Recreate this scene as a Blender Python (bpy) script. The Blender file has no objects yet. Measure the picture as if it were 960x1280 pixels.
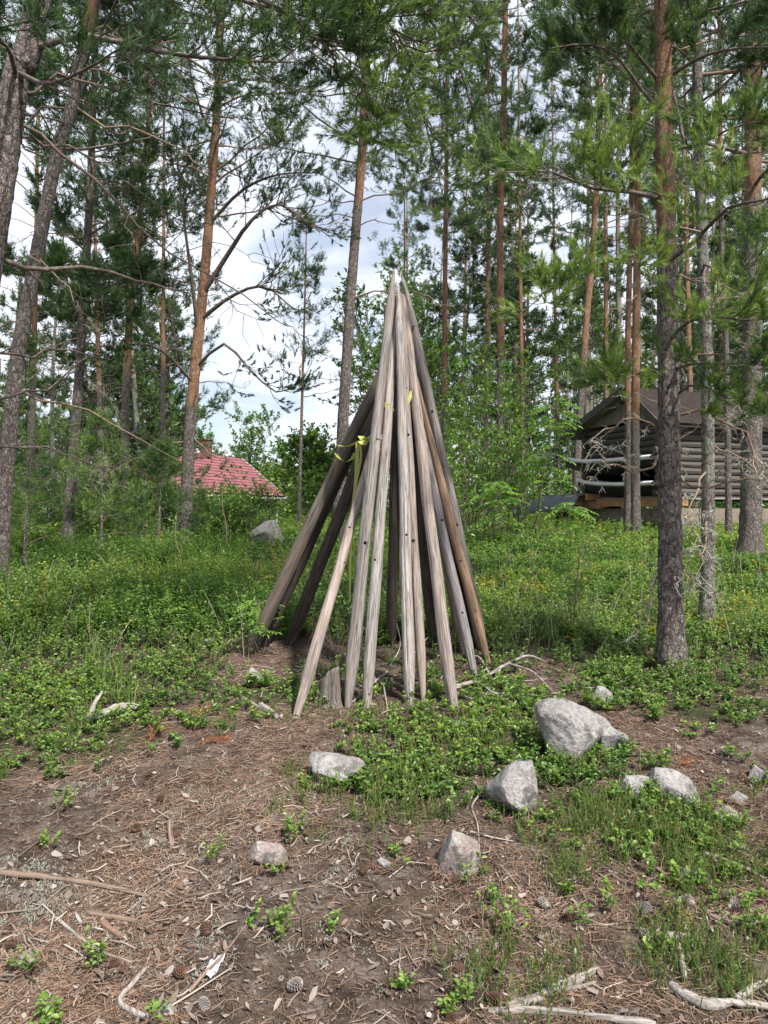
import bpy, math, random
import numpy as np
from mathutils import Vector, Matrix

random.seed(11)
RNG = np.random.default_rng(11)
SC = bpy.context.scene
COL = SC.collection
CAMZ = 1.55            # eye height above the lowest ground in front of the lens
F = 931.0              # focal length in photograph pixels (960 x 1280)
PI = math.pi

# ------------------------------------------------------------------ noise and terrain
def _hash(ix, iy, s):
    h = (ix * 374761393 + iy * 668265263 + s * 974711) & 0x7FFFFFFF
    h = ((h ^ (h >> 13)) * 1274126177) & 0x7FFFFFFF
    return ((h ^ (h >> 16)) & 0xFFFF) / 65535.0

def vnoise(x, y, s=0):
    x = np.asarray(x, float); y = np.asarray(y, float)
    ix = np.floor(x).astype(np.int64); iy = np.floor(y).astype(np.int64)
    fx = x - ix; fy = y - iy
    fx = fx * fx * (3 - 2 * fx); fy = fy * fy * (3 - 2 * fy)
    a = _hash(ix, iy, s); b = _hash(ix + 1, iy, s); c = _hash(ix, iy + 1, s); d = _hash(ix + 1, iy + 1, s)
    return (a * (1 - fx) + b * fx) * (1 - fy) + (c * (1 - fx) + d * fx) * fy

def fbm(x, y, s=0, o=4):
    t = 0; a = 0.5
    for k in range(o):
        t = t + a * (vnoise(x, y, s + k) - 0.5); x = np.asarray(x) * 2.03 + 7.1; y = np.asarray(y) * 2.03 - 3.7; a *= 0.5
    return t

def sstep(a, b, x):
    t = np.clip((np.asarray(x, float) - a) / (b - a), 0, 1)
    return t * t * (3 - 2 * t)

_d = np.array([-60, -3, 0, 1.77, 3.7, 4.3, 5, 7, 9, 14, 20, 30, 60, 120, 400])
_z = np.array([-6, -1.8, -1.5, -1.22, -.945, -.895, -.81, -.69, -.58, -.34, -.24, -.24, -.5, -1., -1.])
_tx = np.linspace(-60, 400, 9201)
_ty = np.interp(_tx, _d, _z)
_k = np.hanning(17); _k /= _k.sum()
_ty = np.convolve(np.pad(_ty, 8, mode='edge'), _k, mode='valid')

def terrain(x, y):
    x = np.asarray(x, float); y = np.asarray(y, float)
    z = np.interp(y, _tx, _ty) + CAMZ
    z = z - 1.5 * sstep(17, 34, y) * sstep(3, -4, x)
    far = sstep(5, 14, y)
    z = z + fbm(x * .9, y * .9, 3, 3) * (.07 + .16 * far)
    z = z + sstep(4.7, 5.5, y) * (1 - sstep(13, 22, y)) * .2 * fbm(x * 2.3, y * 2.3, 13, 2)
    near = 1 - sstep(6, 11, y)
    z = z + near * (fbm(x * 5, y * 5, 9, 3) * .035 + fbm(x * 19, y * 19, 21, 2) * .014)
    return z

def tz(x, y): return float(terrain(x, y))

def at(px, py, d):
    """the point d metres in front of the lens that the photograph shows at (px, py)"""
    return np.array([(px - 480) / F * d, d, CAMZ + (640 - py) / F * d])

def ground(px, py):
    """where the ground stands under that spot of the photograph"""
    ds = np.concatenate([np.arange(1.2, 12, .01), np.arange(12, 90, .05)])
    x = (px - 480) / F * ds; z = CAMZ + (640 - py) / F * ds
    h = terrain(x, ds) - z
    i = np.argmax(h > 0) if (h > 0).any() else len(ds) - 1
    return np.array([x[i], ds[i], tz(x[i], ds[i])])

# ------------------------------------------------------------------ mesh building
class MB:
    def __init__(s): s.V = []; s.F = []; s.T = []; s.n = 0
    def add(s, V, Fc, tint=0.5):
        V = np.asarray(V, np.float32).reshape(-1, 3); Fc = np.asarray(Fc, np.int64)
        s.F.append(Fc + s.n); s.V.append(V)
        t = np.asarray(tint, np.float32)
        s.T.append(np.full(len(V), t, np.float32) if t.ndim == 0 else t.ravel())
        s.n += len(V)
    def mesh(s, name, smooth=False):
        me = bpy.data.meshes.new(name)
        if not s.n: return me
        V = np.concatenate(s.V)
        me.vertices.add(len(V)); me.vertices.foreach_set('co', V.ravel())
        loops = np.concatenate([f.ravel() for f in s.F])
        tot = np.concatenate([np.full(len(f), f.shape[1]) for f in s.F])
        st = np.concatenate([[0], np.cumsum(tot)[:-1]])
        me.loops.add(len(loops)); me.loops.foreach_set('vertex_index', loops.astype(np.int32))
        me.polygons.add(len(tot)); me.polygons.foreach_set('loop_start', st.astype(np.int32))
        if smooth: me.polygons.foreach_set('use_smooth', np.ones(len(tot), bool))
        else: me.polygons.foreach_set('use_smooth', np.zeros(len(tot), bool))
        me.update(calc_edges=True)
        a = me.attributes.new('tint', 'FLOAT', 'POINT'); a.data.foreach_set('value', np.concatenate(s.T))
        return me
    def obj(s, name, m, parent=None, smooth=False, loc=None):
        o = bpy.data.objects.new(name, s.mesh(name, smooth)); COL.objects.link(o)
        o.data.materials.append(m)
        if parent is not None: o.parent = parent
        if loc is not None: o.location = loc
        return o

def tag(o, label=None, cat=None, group=None, kind=None):
    if label: o['label'] = label
    if cat: o['category'] = cat
    if group: o['group'] = group
    if kind: o['kind'] = kind
    return o

def thing(name, label, cat, loc=(0, 0, 0), rz=0, group=None):
    o = bpy.data.objects.new(name, None); COL.objects.link(o)
    o.empty_display_size = .1
    o.location = loc; o.rotation_euler = (0, 0, rz)
    return tag(o, label, cat, group)

def unit(v):
    v = np.asarray(v, float)
    return v / np.maximum(np.linalg.norm(v, axis=-1, keepdims=True), 1e-9)

def perp(d):
    d = unit(d)
    ref = np.where(np.abs(d[..., 2:3]) > .9, np.array([1., 0, 0]), np.array([0, 0, 1.]))
    a = unit(np.cross(d, ref)); b = np.cross(d, a)
    return a, b

def tubes(mb, P, R, S=6, tint=0.5, cap=False, rough=0):
    """N tubes at once: P (N,K,3), R (N,K)"""
    P = np.asarray(P, float); R = np.asarray(R, float)
    if P.ndim == 2: P = P[None]; R = R[None]
    N, K, _ = P.shape
    if N == 0: return
    T = np.empty_like(P); T[:, 1:-1] = P[:, 2:] - P[:, :-2]; T[:, 0] = P[:, 1] - P[:, 0]; T[:, -1] = P[:, -1] - P[:, -2]
    T = unit(T)
    main = unit(P[:, -1] - P[:, 0])
    a0, _b = perp(main)
    a = unit(a0[:, None] - T * (a0[:, None] * T).sum(-1, keepdims=True)); b = np.cross(T, a)
    th = np.arange(S) * 2 * PI / S
    rr = R[:, :, None]
    if rough: rr = rr * (1 + rough * RNG.normal(size=(N, K, S)))
    V = P[:, :, None] + rr[..., None] * (a[:, :, None] * np.cos(th)[None, None, :, None] + b[:, :, None] * np.sin(th)[None, None, :, None])
    i = np.arange(K - 1)[:, None]; j = np.arange(S)[None]
    q = np.stack([i * S + j, i * S + (j + 1) % S, (i + 1) * S + (j + 1) % S, (i + 1) * S + j], -1).reshape(-1, 4)
    Fc = (q[None] + (np.arange(N) * K * S)[:, None, None]).reshape(-1, 4)
    t = np.asarray(tint, float)
    if t.ndim == 1 and len(t) == N: t = np.repeat(t, K * S)
    elif t.ndim == 2: t = np.repeat(t.ravel(), S)
    elif t.ndim == 1: t = np.tile(np.repeat(t, S), N)
    mb.add(V.reshape(-1, 3), Fc, t)
    if cap:
        for e, flip in ((0, True), (K - 1, False)):
            c = np.arange(S); c = c[::-1] if flip else c
            ring = V[:, e]
            mb.add(ring.reshape(-1, 3), (c[None] + (np.arange(N) * S)[:, None]), t if t.ndim == 0 else float(np.mean(t)))

def box(mb, c, ax, ay, az, tint=.5):
    """box with centre c and half-axis vectors"""
    c, ax, ay, az = [np.asarray(v, float) for v in (c, ax, ay, az)]
    V = [c + sx * ax + sy * ay + sz * az for sz in (-1, 1) for sy in (-1, 1) for sx in (-1, 1)]
    mb.add(V, [[0, 2, 3, 1], [4, 5, 7, 6], [0, 1, 5, 4], [2, 6, 7, 3], [0, 4, 6, 2], [1, 3, 7, 5]], tint)

def needles(mb, p0, d, L, n, nl=.055, w=.0022, tint=.5, spread=(.5, 1.05)):
    """n needles along each shoot; p0, d (N,3), L (N)"""
    N = len(p0)
    if N == 0: return
    d = unit(d); a, b = perp(d)
    t = RNG.uniform(.05, 1, (N, n)); ph = RNG.uniform(0, 2 * PI, (N, n))
    root = p0[:, None] + d[:, None] * (t * L[:, None])[..., None]
    ang = RNG.uniform(spread[0], spread[1], (N, n)) * (1.15 - .55 * t)
    rad = a[:, None] * np.cos(ph)[..., None] + b[:, None] * np.sin(ph)[..., None]
    nd = d[:, None] * np.cos(ang)[..., None] + rad * np.sin(ang)[..., None]
    ln = nl * RNG.uniform(.75, 1.2, (N, n))
    tip = root + nd * ln[..., None]; tip[..., 2] -= ln * .12
    side = unit(np.cross(nd, RNG.normal(size=nd.shape))) * (w * .5)
    V = np.stack([root - side, root + side, tip], 2).reshape(-1, 3)
    tt = np.asarray(tint, float)
    tt = (np.broadcast_to(tt.reshape(-1, 1), (N, n)) if tt.ndim else np.full((N, n), tt)) + RNG.normal(0, .08, (N, n)) + .22 * (t - .5)
    mb.add(V, np.arange(N * n * 3).reshape(-1, 3), np.repeat(np.clip(tt, 0, 1).ravel(), 3))

def leaves(mb, p, d, up, L, W, tint=.5, fold=.25):
    """leaf blades: base p, direction d, normal up (N,3), six-sided and folded on the midrib"""
    N = len(p)
    if N == 0: return
    d = unit(d); s = unit(np.cross(d, up)); n = np.cross(s, d)
    L = np.broadcast_to(np.asarray(L, float), (N,))[:, None]; W = np.broadcast_to(np.asarray(W, float), (N,))[:, None]
    r1 = p + d * L * .4 + s * W * .5 + n * W * fold; r2 = p + d * L * .75 + s * W * .36 + n * W * fold * .6
    l1 = p + d * L * .4 - s * W * .5 + n * W * fold; l2 = p + d * L * .75 - s * W * .36 + n * W * fold * .6
    tip = p + d * L - n * L * .08
    V = np.stack([p, r1, r2, tip, l2, l1], 1).reshape(-1, 3)
    o = (np.arange(N) * 6)[:, None]
    Fc = np.concatenate([o + np.array([[0, 1, 2, 3]]), o + np.array([[0, 3, 4, 5]])])
    tt = np.asarray(tint, float)
    tt = np.repeat(tt, 6) if tt.ndim else tt
    mb.add(V, Fc, tt)

# ------------------------------------------------------------------ materials
def newmat(name):
    m = bpy.data.materials.new(name); m.use_nodes = True
    nt = m.node_tree; nt.nodes.clear()
    return m, nt

class N:
    """small node-tree writer"""
    def __init__(s, nt): s.nt = nt
    def n(s, typ, ins=None, **kw):
        x = s.nt.nodes.new(typ)
        for k, v in kw.items(): setattr(x, k, v)
        for k, v in (ins or {}).items(): s.set(x.inputs[k], v)
        return x
    def set(s, sock, v):
        if hasattr(v, 'is_output') or isinstance(v, bpy.types.NodeSocket): s.nt.links.new(v, sock)
        elif hasattr(v, 'outputs'): s.nt.links.new(v.outputs[0], sock)
        else: sock.default_value = v
    def attr(s, name): return s.n('ShaderNodeAttribute', attribute_name=name).outputs['Fac']
    def coord(s, scale=(1, 1, 1)):
        tc = s.n('ShaderNodeTexCoord')
        return s.n('ShaderNodeMapping', {'Vector': tc.outputs['Object'], 'Scale': scale}).outputs[0]
    def noise(s, vec, scale, det=4, rough=.55, dist=0):
        return s.n('ShaderNodeTexNoise', {'Vector': vec, 'Scale': scale, 'Detail': det, 'Roughness': rough, 'Distortion': dist}).outputs['Fac']
    def voro(s, vec, scale, feature='F1', rnd=1.):
        return s.n('ShaderNodeTexVoronoi', {'Vector': vec, 'Scale': scale, 'Randomness': rnd}, feature=feature)
    def ramp(s, fac, stops, interp='LINEAR'):
        r = s.n('ShaderNodeValToRGB', {'Fac': fac}); cr = r.color_ramp; cr.interpolation = interp
        while len(cr.elements) < len(stops): cr.elements.new(.5)
        for e, (p, c) in zip(cr.elements, stops):
            e.position = p; e.color = (*c, 1) if hasattr(c, '__len__') else (c, c, c, 1)
        return r.outputs['Color']
    def mix(s, fac, a, b, mode='MIX'):
        x = s.n('ShaderNodeMix', data_type='RGBA', blend_type=mode)
        s.set(x.inputs['Factor'], fac)
        for sock, v in ((x.inputs[6], a), (x.inputs[7], b)):
            if isinstance(v, tuple) and len(v) == 3: v = (*v, 1)
            s.set(sock, v)
        return x.outputs[2]
    def math(s, op, a, b=0.):
        x = s.n('ShaderNodeMath', operation=op); s.set(x.inputs[0], a); s.set(x.inputs[1], b)
        return x.outputs[0]
    def out(s, color, rough=.8, bump=None, bstr=.5, bdist=.01, spec=.25, trans=0, tcol=None):
        p = s.n('ShaderNodeBsdfPrincipled')
        s.set(p.inputs['Base Color'], (*color, 1) if isinstance(color, tuple) else color)
        s.set(p.inputs['Roughness'], rough); s.set(p.inputs['Specular IOR Level'], spec)
        if bump is not None:
            b = s.n('ShaderNodeBump', {'Height': bump, 'Strength': bstr, 'Distance': bdist})
            s.nt.links.new(b.outputs[0], p.inputs['Normal'])
        sh = p.outputs[0]
        if trans:
            t = s.n('ShaderNodeBsdfTranslucent'); s.set(t.inputs[0], tcol if tcol is not None else color)
            x = s.n('ShaderNodeMixShader', {'Fac': trans}); s.nt.links.new(sh, x.inputs[1]); s.nt.links.new(t.outputs[0], x.inputs[2])
            sh = x.outputs[0]
        o = s.n('ShaderNodeOutputMaterial'); s.nt.links.new(sh, o.inputs['Surface'])

def leafmat(name, stops, trans=.35, rough=.5, spec=.35):
    m, nt = newmat(name); g = N(nt)
    c = g.ramp(g.attr('tint'), stops)
    hs = g.n('ShaderNodeHueSaturation', {'Color': c, 'Saturation': 1.05, 'Value': 1.5})
    g.out(c, rough, trans=trans, tcol=hs.outputs[0], spec=spec)
    return m

M = {}
M['needle'] = leafmat('pine_needle', [(0, (.028, .06, .026)), (.4, (.055, .11, .034)), (.7, (.14, .22, .046)), (1, (.26, .35, .075))], .25, .45)
M['dead_needle'] = leafmat('dead_needle', [(0, (.16, .06, .025)), (1, (.34, .13, .045))], .15, .6)
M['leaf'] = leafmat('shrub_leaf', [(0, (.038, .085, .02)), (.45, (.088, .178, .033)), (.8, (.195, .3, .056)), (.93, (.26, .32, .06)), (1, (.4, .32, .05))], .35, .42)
M['rowan'] = leafmat('rowan_leaf', [(0, (.06, .13, .03)), (.5, (.12, .23, .045)), (1, (.2, .33, .06))], .4, .45)
M['grassb'] = leafmat('grass_blade', [(0, (.05, .10, .02)), (.6, (.10, .17, .035)), (.85, (.17, .2, .06)), (1, (.32, .25, .11))], .3, .5)
M['litter'] = leafmat('needle_litter', [(0, (.055, .037, .028)), (.4, (.165, .105, .072)), (.8, (.3, .208, .15)), (1, (.42, .35, .29))], .05, .75, .15)
M['flake'] = leafmat('bark_flake', [(0, (.08, .055, .045)), (.35, (.16, .12, .098)), (.7, (.225, .185, .158)), (1, (.31, .28, .255))], .08, .75, .2)
M['lichen'] = leafmat('lichen', [(0, (.17, .175, .14)), (.6, (.3, .315, .26)), (1, (.44, .45, .39))], .1, .9, .05)
M['twig'] = leafmat('twig_wood', [(0, (.06, .045, .037)), (.5, (.16, .125, .1)), (1, (.4, .35, .3))], .0, .8, .15)
M['ribbon'] = leafmat('ribbon_plastic', [(0, (.28, .3, .06)), (1, (.55, .56, .2))], .3, .35, .4)

def bark():
    m, nt = newmat('pine_bark'); g = N(nt)
    v = g.coord((1, 1, .45))
    wcol = g.n('ShaderNodeTexNoise', {'Vector': v, 'Scale': 26., 'Detail': 4., 'Roughness': .65}).outputs['Color']
    vv = g.n('ShaderNodeVectorMath', {0: v, 1: g.n('ShaderNodeVectorMath', {0: wcol, 1: (.075, .075, .05)}, operation='MULTIPLY').outputs[0]}, operation='ADD').outputs[0]
    e = g.voro(vv, 30, 'DISTANCE_TO_EDGE').outputs['Distance']
    e2 = g.voro(vv, 85, 'DISTANCE_TO_EDGE').outputs['Distance']
    fine = g.noise(g.coord((1, 1, .4)), 80, 6, .75)
    big = g.noise(g.coord((1, 1, .3)), 11, 4, .6)
    plate = g.math('MULTIPLY', g.ramp(e, [(0, 0.), (.09, .75), (.22, 1.)]), g.ramp(e2, [(0, .45), (.14, 1.)]))
    fl = g.ramp(e2, [(0, 0.), (.2, 1.)])
    tone = g.n('ShaderNodeSeparateColor', {'Color': g.voro(vv, 85).outputs['Color']}).outputs[0]
    lo = g.mix(plate, (.065, .05, .044), g.ramp(g.math('ADD', g.math('MULTIPLY', tone, .5), g.math('MULTIPLY', big, .6)), [(.2, (.165, .135, .12)), (.55, (.28, .238, .212)), (.85, (.39, .345, .315))]))
    lo = g.mix(g.ramp(fine, [(.5, 0.), (.66, .8)]), lo, (.33, .295, .27))
    lo = g.mix(g.ramp(fine, [(.34, .6), (.46, 0.)]), lo, (.075, .057, .05))
    hi = g.ramp(g.noise(g.coord((1, 1, .35)), 16, 5, .65), [(.25, (.14, .085, .058)), (.45, (.35, .2, .12)), (.6, (.48, .29, .18)), (.78, (.5, .38, .28))])
    hi = g.mix(g.math('MULTIPLY', g.math('SUBTRACT', 1., fl), .45), hi, (.11, .055, .035))
    orange = g.math('ADD', g.attr('tint'), g.math('MULTIPLY', g.math('SUBTRACT', g.noise(g.coord((1, 1, .5)), 5, 4), .5), .9))
    c = g.mix(g.ramp(orange, [(.4, 0.), (.62, 1.)]), lo, hi)
    lic = g.n('ShaderNodeObjectInfo').outputs['Color']
    lamt = g.n('ShaderNodeSeparateColor', {'Color': lic}).outputs[0]      # object colour red = how much lichen grows on it
    ln = g.math('ADD', g.noise(g.coord(), 14, 6, .7), g.math('MULTIPLY', lamt, .26))
    c = g.mix(g.math('MULTIPLY', g.ramp(ln, [(.66, 0.), (.74, 1.)]), .8), c, g.ramp(fine, [(.3, (.22, .25, .19)), (.7, (.4, .42, .35))]))
    h = g.math('ADD', g.math('MULTIPLY', plate, .8), g.math('MULTIPLY', fine, .5))
    g.out(c, .85, h, 1., .02, .15)
    return m
M['bark'] = bark()

def branchmat():
    m, nt = newmat('branch_bark'); g = N(nt)
    nz = g.noise(g.coord(), 45, 4, .65)
    c = g.ramp(g.attr('tint'), [(0, (.055, .042, .036)), (.5, (.13, .1, .082)), (.75, (.3, .19, .12)), (1, (.36, .36, .31))])
    c = g.mix(g.ramp(nz, [(.5, 0.), (.72, .65)]), c, (.27, .28, .235))
    g.out(c, .85, nz, .6, .006, .12)
    return m
M['branch'] = branchmat()

def wood(name='weathered_wood', obj_color=True, base=(.4, .36, .32)):
    m, nt = newmat(name); g = N(nt)
    oi = g.n('ShaderNodeObjectInfo')
    rnd = oi.outputs['Random']
    tc = g.n('ShaderNodeTexCoord').outputs['Object']
    off = g.n('ShaderNodeCombineXYZ', {'X': g.math('MULTIPLY', rnd, 37.), 'Y': g.math('MULTIPLY', rnd, 19.), 'Z': g.math('MULTIPLY', rnd, 53.)})
    v0 = g.n('ShaderNodeVectorMath', {0: tc, 1: off.outputs[0]}, operation='ADD').outputs[0]
    vs = g.n('ShaderNodeMapping', {'Vector': v0, 'Scale': (1, 1, .045)}).outputs[0]
    grain = g.noise(vs, 150, 6, .68)
    band = g.noise(vs, 42, 4, .6, .4)
    blot = g.noise(g.n('ShaderNodeMapping', {'Vector': v0, 'Scale': (1, 1, .25)}).outputs[0], 14, 4, .6)
    col = oi.outputs['Color'] if obj_color else None
    colv = col if obj_color else (*base, 1)
    c = g.mix(g.ramp(band, [(.3, 0.), (.7, 1.)]), g.mix(1., colv, (.55, .52, .5), 'MULTIPLY'), colv)
    c = g.mix(g.ramp(grain, [(.42, .85), (.54, 0.)]), c, g.mix(1., colv, (.33, .3, .28), 'MULTIPLY'))
    c = g.mix(g.ramp(grain, [(.58, 0.), (.76, .7)]), c, g.mix(1., colv, (1.32, 1.32, 1.34), 'MULTIPLY'))
    c = g.mix(g.ramp(blot, [(.48, 0.), (.68, .55)]), c, g.mix(1., colv, (.98, .84, .74), 'MULTIPLY'))
    crack = g.noise(g.n('ShaderNodeMapping', {'Vector': v0, 'Scale': (1, 1, .022)}).outputs[0], 75, 2, .4)
    cm = g.ramp(g.math('ABSOLUTE', g.math('SUBTRACT', crack, .5)), [(0, 1.), (.02, 0.)])
    cm = g.math('MULTIPLY', cm, g.ramp(blot, [(.35, 1.), (.6, .2)]))
    c = g.mix(cm, c, g.mix(1., colv, (.16, .14, .13), 'MULTIPLY'))
    kn = g.voro(g.n('ShaderNodeMapping', {'Vector': v0, 'Scale': (1, 1, .55)}).outputs[0], 9.).outputs['Distance']
    c = g.mix(g.ramp(kn, [(.05, .85), (.1, 0.)]), c, g.mix(1., colv, (.32, .24, .18), 'MULTIPLY'))
    h = g.math('SUBTRACT', g.math('MULTIPLY', grain, .6), cm)
    g.out(c, .82, h, .55, .004, .18)
    return m
M['wood'] = wood()

def rockmat(name, a, b, cdark, lich=.5):
    m, nt = newmat(name); g = N(nt)
    v = g.coord()
    big = g.noise(v, 5, 5, .6); fine = g.noise(v, 60, 5, .7); sp = g.voro(v, 130).outputs['Distance']
    c = g.ramp(big, [(.3, a), (.7, b)])
    c = g.mix(g.ramp(fine, [(.42, .55), (.56, 0.)]), c, cdark)
    c = g.mix(g.ramp(sp, [(.18, .3), (.32, 0.)]), c, tuple(min(1, x * 1.35) for x in b))
    l1 = g.ramp(g.noise(v, 10, 6, .72), [(.55 - .04 * lich, 0.), (.61 - .04 * lich, .85)])
    c = g.mix(l1, c, (.085, .085, .075))
    l2 = g.ramp(g.noise(g.n('ShaderNodeVectorMath', {0: v, 1: (3.1, 7.7, 1.3)}, operation='ADD').outputs[0], 9, 6, .7), [(.56, 0.), (.62, .7)])
    c = g.mix(l2, c, (.42, .425, .385))
    l3 = g.ramp(g.noise(g.n('ShaderNodeVectorMath', {0: v, 1: (9.1, 2.2, 5.3)}, operation='ADD').outputs[0], 6, 5, .65), [(.5, 0.), (.66, .6)])
    c = g.mix(l3, c, (.2, .175, .155))
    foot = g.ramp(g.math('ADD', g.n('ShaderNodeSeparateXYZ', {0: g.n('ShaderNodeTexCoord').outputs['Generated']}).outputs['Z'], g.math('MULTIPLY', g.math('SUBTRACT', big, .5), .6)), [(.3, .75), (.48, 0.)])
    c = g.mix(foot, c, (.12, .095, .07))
    g.out(c, .88, g.math('ADD', g.math('MULTIPLY', big, 1.8), g.math('MULTIPLY', fine, .7)), 1., .025, .2)
    return m
M['granite'] = rockmat('grey_granite', (.27, .255, .25), (.4, .38, .37), (.13, .12, .12))
M['pinkstone'] = rockmat('pinkish_granite', (.3, .24, .22), (.42, .35, .325), (.16, .13, .12))
M['darkstone'] = rockmat('dark_mossy_stone', (.14, .14, .125), (.25, .245, .225), (.07, .075, .06), 1.2)

def groundmat():
    m, nt = newmat('forest_floor'); g = N(nt)
    v = g.coord()
    n1 = g.noise(v, 2.2, 5, .6); n2 = g.noise(v, 11, 6, .65); n3 = g.noise(v, 70, 6, .7); n4 = g.noise(v, 230, 3, .6)
    c = g.ramp(n2, [(.3, (.028, .021, .017)), (.45, (.078, .057, .046)), (.56, (.14, .107, .088)), (.7, (.235, .2, .175))])
    c = g.mix(g.ramp(n3, [(.35, .75), (.52, 0.)]), c, (.035, .025, .02))
    c = g.mix(g.ramp(n3, [(.58, 0.), (.7, .6)]), c, (.37, .3, .255))
    c = g.mix(g.ramp(n4, [(.6, 0.), (.72, .5)]), c, (.42, .335, .27))
    c = g.mix(g.ramp(n1, [(.5, 0.), (.66, .35)]), c, (.11, .085, .05))
    veg = g.math('ADD', g.attr('tint'), g.math('MULTIPLY', g.math('SUBTRACT', n2, .5), .9))
    c = g.mix(g.ramp(veg, [(.4, 0.), (.85, .85)]), c, g.ramp(n3, [(.3, (.02, .026, .011)), (.7, (.06, .08, .026))]))
    h = g.math('ADD', g.math('MULTIPLY', n3, 1.), g.math('MULTIPLY', n4, .4))
    g.out(c, .92, h, .9, .02, .1)
    return m
M['ground'] = groundmat()

def plain(name, c, rough=.7, nscale=20, amt=.25, spec=.25, stretch=(1, 1, 1), bump=.2):
    m, nt = newmat(name); g = N(nt)
    nz = g.noise(g.coord(stretch), nscale, 5, .65)
    cc = g.ramp(nz, [(.25, tuple(x * (1 - amt) for x in c)), (.75, tuple(min(1, x * (1 + amt)) for x in c))])
    g.out(cc, rough, nz, bump, .01, spec)
    return m
M['logwall'] = plain('grey_log', (.088, .078, .07), .85, 18, .45, .15, (1, 1, 6))
M['plankg'] = plain('grey_plank', (.25, .225, .2), .85, 20, .35, .15, (4, 4, 1))
M['beam'] = plain('raw_timber', (.34, .19, .105), .75, 14, .3, .2)
M['concrete'] = plain('concrete', (.2, .168, .135), .9, 9, .3, .1)
M['tarroof'] = plain('roof_felt', (.03, .024, .021), .9, 12, .35, .1)
M['redroof'] = plain('red_roof_tile', (.2, .07, .078), .7, 1.3, .35, .35)
M['redwall'] = plain('red_ochre_board', (.3, .1, .06), .8, 8, .2, .15)
M['chimney'] = plain('chimney_brick', (.13, .075, .055), .9, 9, .3)
M['white'] = plain('white_paint', (.74, .74, .73), .5, 10, .08, .35)
M['black'] = plain('dark_hull', (.022, .023, .025), .45, 10, .3, .4)
M['tarp'] = plain('grey_tarp', (.13, .145, .165), .55, 8, .25, .35, bump=.5)
M['paper'] = plain('white_paper', (.62, .6, .65), .6, 30, .06, .3)
M['cone'] = plain('cone_scale', (.12, .07, .048), .75, 60, .4, .2)
M['glass'] = plain('window_glass', (.05, .06, .07), .12, 3, .1, .5)

exec_order = []
# ------------------------------------------------------------------ where the undergrowth stands
def blob(px, py, rx, ry, w):
    c = ground(px, py); t = ground(px, py - ry); b = ground(px, py + ry)
    return (c[0], c[1], rx / F * c[1], max((t[1] - b[1]) / 2, .05), w)
GREEN = [blob(*a) for a in (
    (560, 945, 120, 55, .9), (700, 960, 40, 30, .6), (500, 990, 70, 40, .7), (830, 1050, 100, 45, .75), (890, 1210, 110, 70, .5), (860, 870, 110, 60, .8),
    (60, 870, 150, 60, 1.1), (270, 870, 110, 35, .65), (700, 800, 110, 70, .75), (500, 900, 60, 20, .6), (920, 1080, 50, 40, .6), (130, 930, 80, 35, .6),
    (350, 865, 50, 25, .5), (100, 800, 160, 28, .7), (440, 845, 70, 30, .55), (550, 850, 60, 25, .45), (240, 830, 60, 20, .4), (520, 870, 60, 15, .4), (640, 870, 60, 30, .6), (900, 800, 80, 50, .9), (780, 830, 60, 40, .6), (50, 920, 70, 25, .5))]
BARE = [blob(*a) for a in (
    (470, 866, 40, 14, .2), (350, 820, 60, 20, .4), (345, 705, 30, 14, .9), (925, 1005, 45, 35, .8), (720, 790, 40, 14, .6), (620, 800, 30, 12, .4), (690, 850, 50, 18, .7), (800, 915, 60, 30, .5), (780, 780, 50, 25, .5)  , (890, 930, 90, 30, .5))]
def veg(x, y):
    x = np.asarray(x, float); y = np.asarray(y, float)
    n = fbm(x * 1.6, y * 1.6, 40, 3)
    base = sstep(4.15, 5.1, y + n * 1.4 - .25 * sstep(-.4, -1.2, x)) * .95
    base = base + .5 * sstep(1.8, 3.2, np.abs(x)) * sstep(2.5, 3.6, y)
    for cx, cy, rx, ry, w in GREEN: base = base + w * np.exp(-((x - cx) / rx) ** 2 - ((y - cy) / ry) ** 2)
    for cx, cy, rx, ry, w in BARE: base = base - w * np.exp(-((x - cx) / rx) ** 2 - ((y - cy) / ry) ** 2)
    return np.clip(base + n * .7, 0, 1)

# ------------------------------------------------------------------ the ground, one sheet to the horizon
def build_ground():
    u = np.linspace(-1, 1, 521); w = np.linspace(0, 1, 701)
    X = np.sinh(u * 5.2) / math.sinh(5.2) * 320
    Y = -9 + (np.concatenate([np.linspace(0, 9.6, 60), 9.6 + np.linspace(0, 4.2, 301)[1:], 13.8 + 400 * (np.exp(np.linspace(0, 4.6, 341)[1:]) - 1) / (math.exp(4.6) - 1)]))
    XX, YY = np.meshgrid(X, Y)
    ZZ = terrain(XX, YY)
    V = np.stack([XX, YY, ZZ], -1).reshape(-1, 3)
    nx = len(X); ny = len(Y)
    i = np.arange(ny - 1)[:, None]; j = np.arange(nx - 1)[None]
    q = np.stack([i * nx + j, i * nx + j + 1, (i + 1) * nx + j + 1, (i + 1) * nx + j], -1).reshape(-1, 4)
    mb = MB(); mb.add(V, q, np.clip(veg(XX, YY), 0, 1).ravel())
    tag(mb.obj('ground', M['ground'], smooth=True), kind='structure')
build_ground()

def scatter(n, x0, x1, y0, y1, dens):
    """n tries in a window of ground seen from the clearing; keeps those that pass dens(x, y)"""
    y = np.exp(RNG.uniform(math.log(y0), math.log(y1), n)) if y0 > 0 else RNG.uniform(y0, y1, n)
    x = RNG.uniform(x0, x1, n)
    k = RNG.uniform(0, 1, n) < dens(x, y)
    return x[k], y[k]

def wedge(n, y0, y1, power=1., margin=.62):
    """ground points spread over the wedge in front of the clearing, denser near when power > 1"""
    t = RNG.uniform(0, 1, n) ** power
    y = y0 + (y1 - y0) * t
    x = RNG.uniform(-1, 1, n) * (y * margin + .25)
    return x, y

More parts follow.
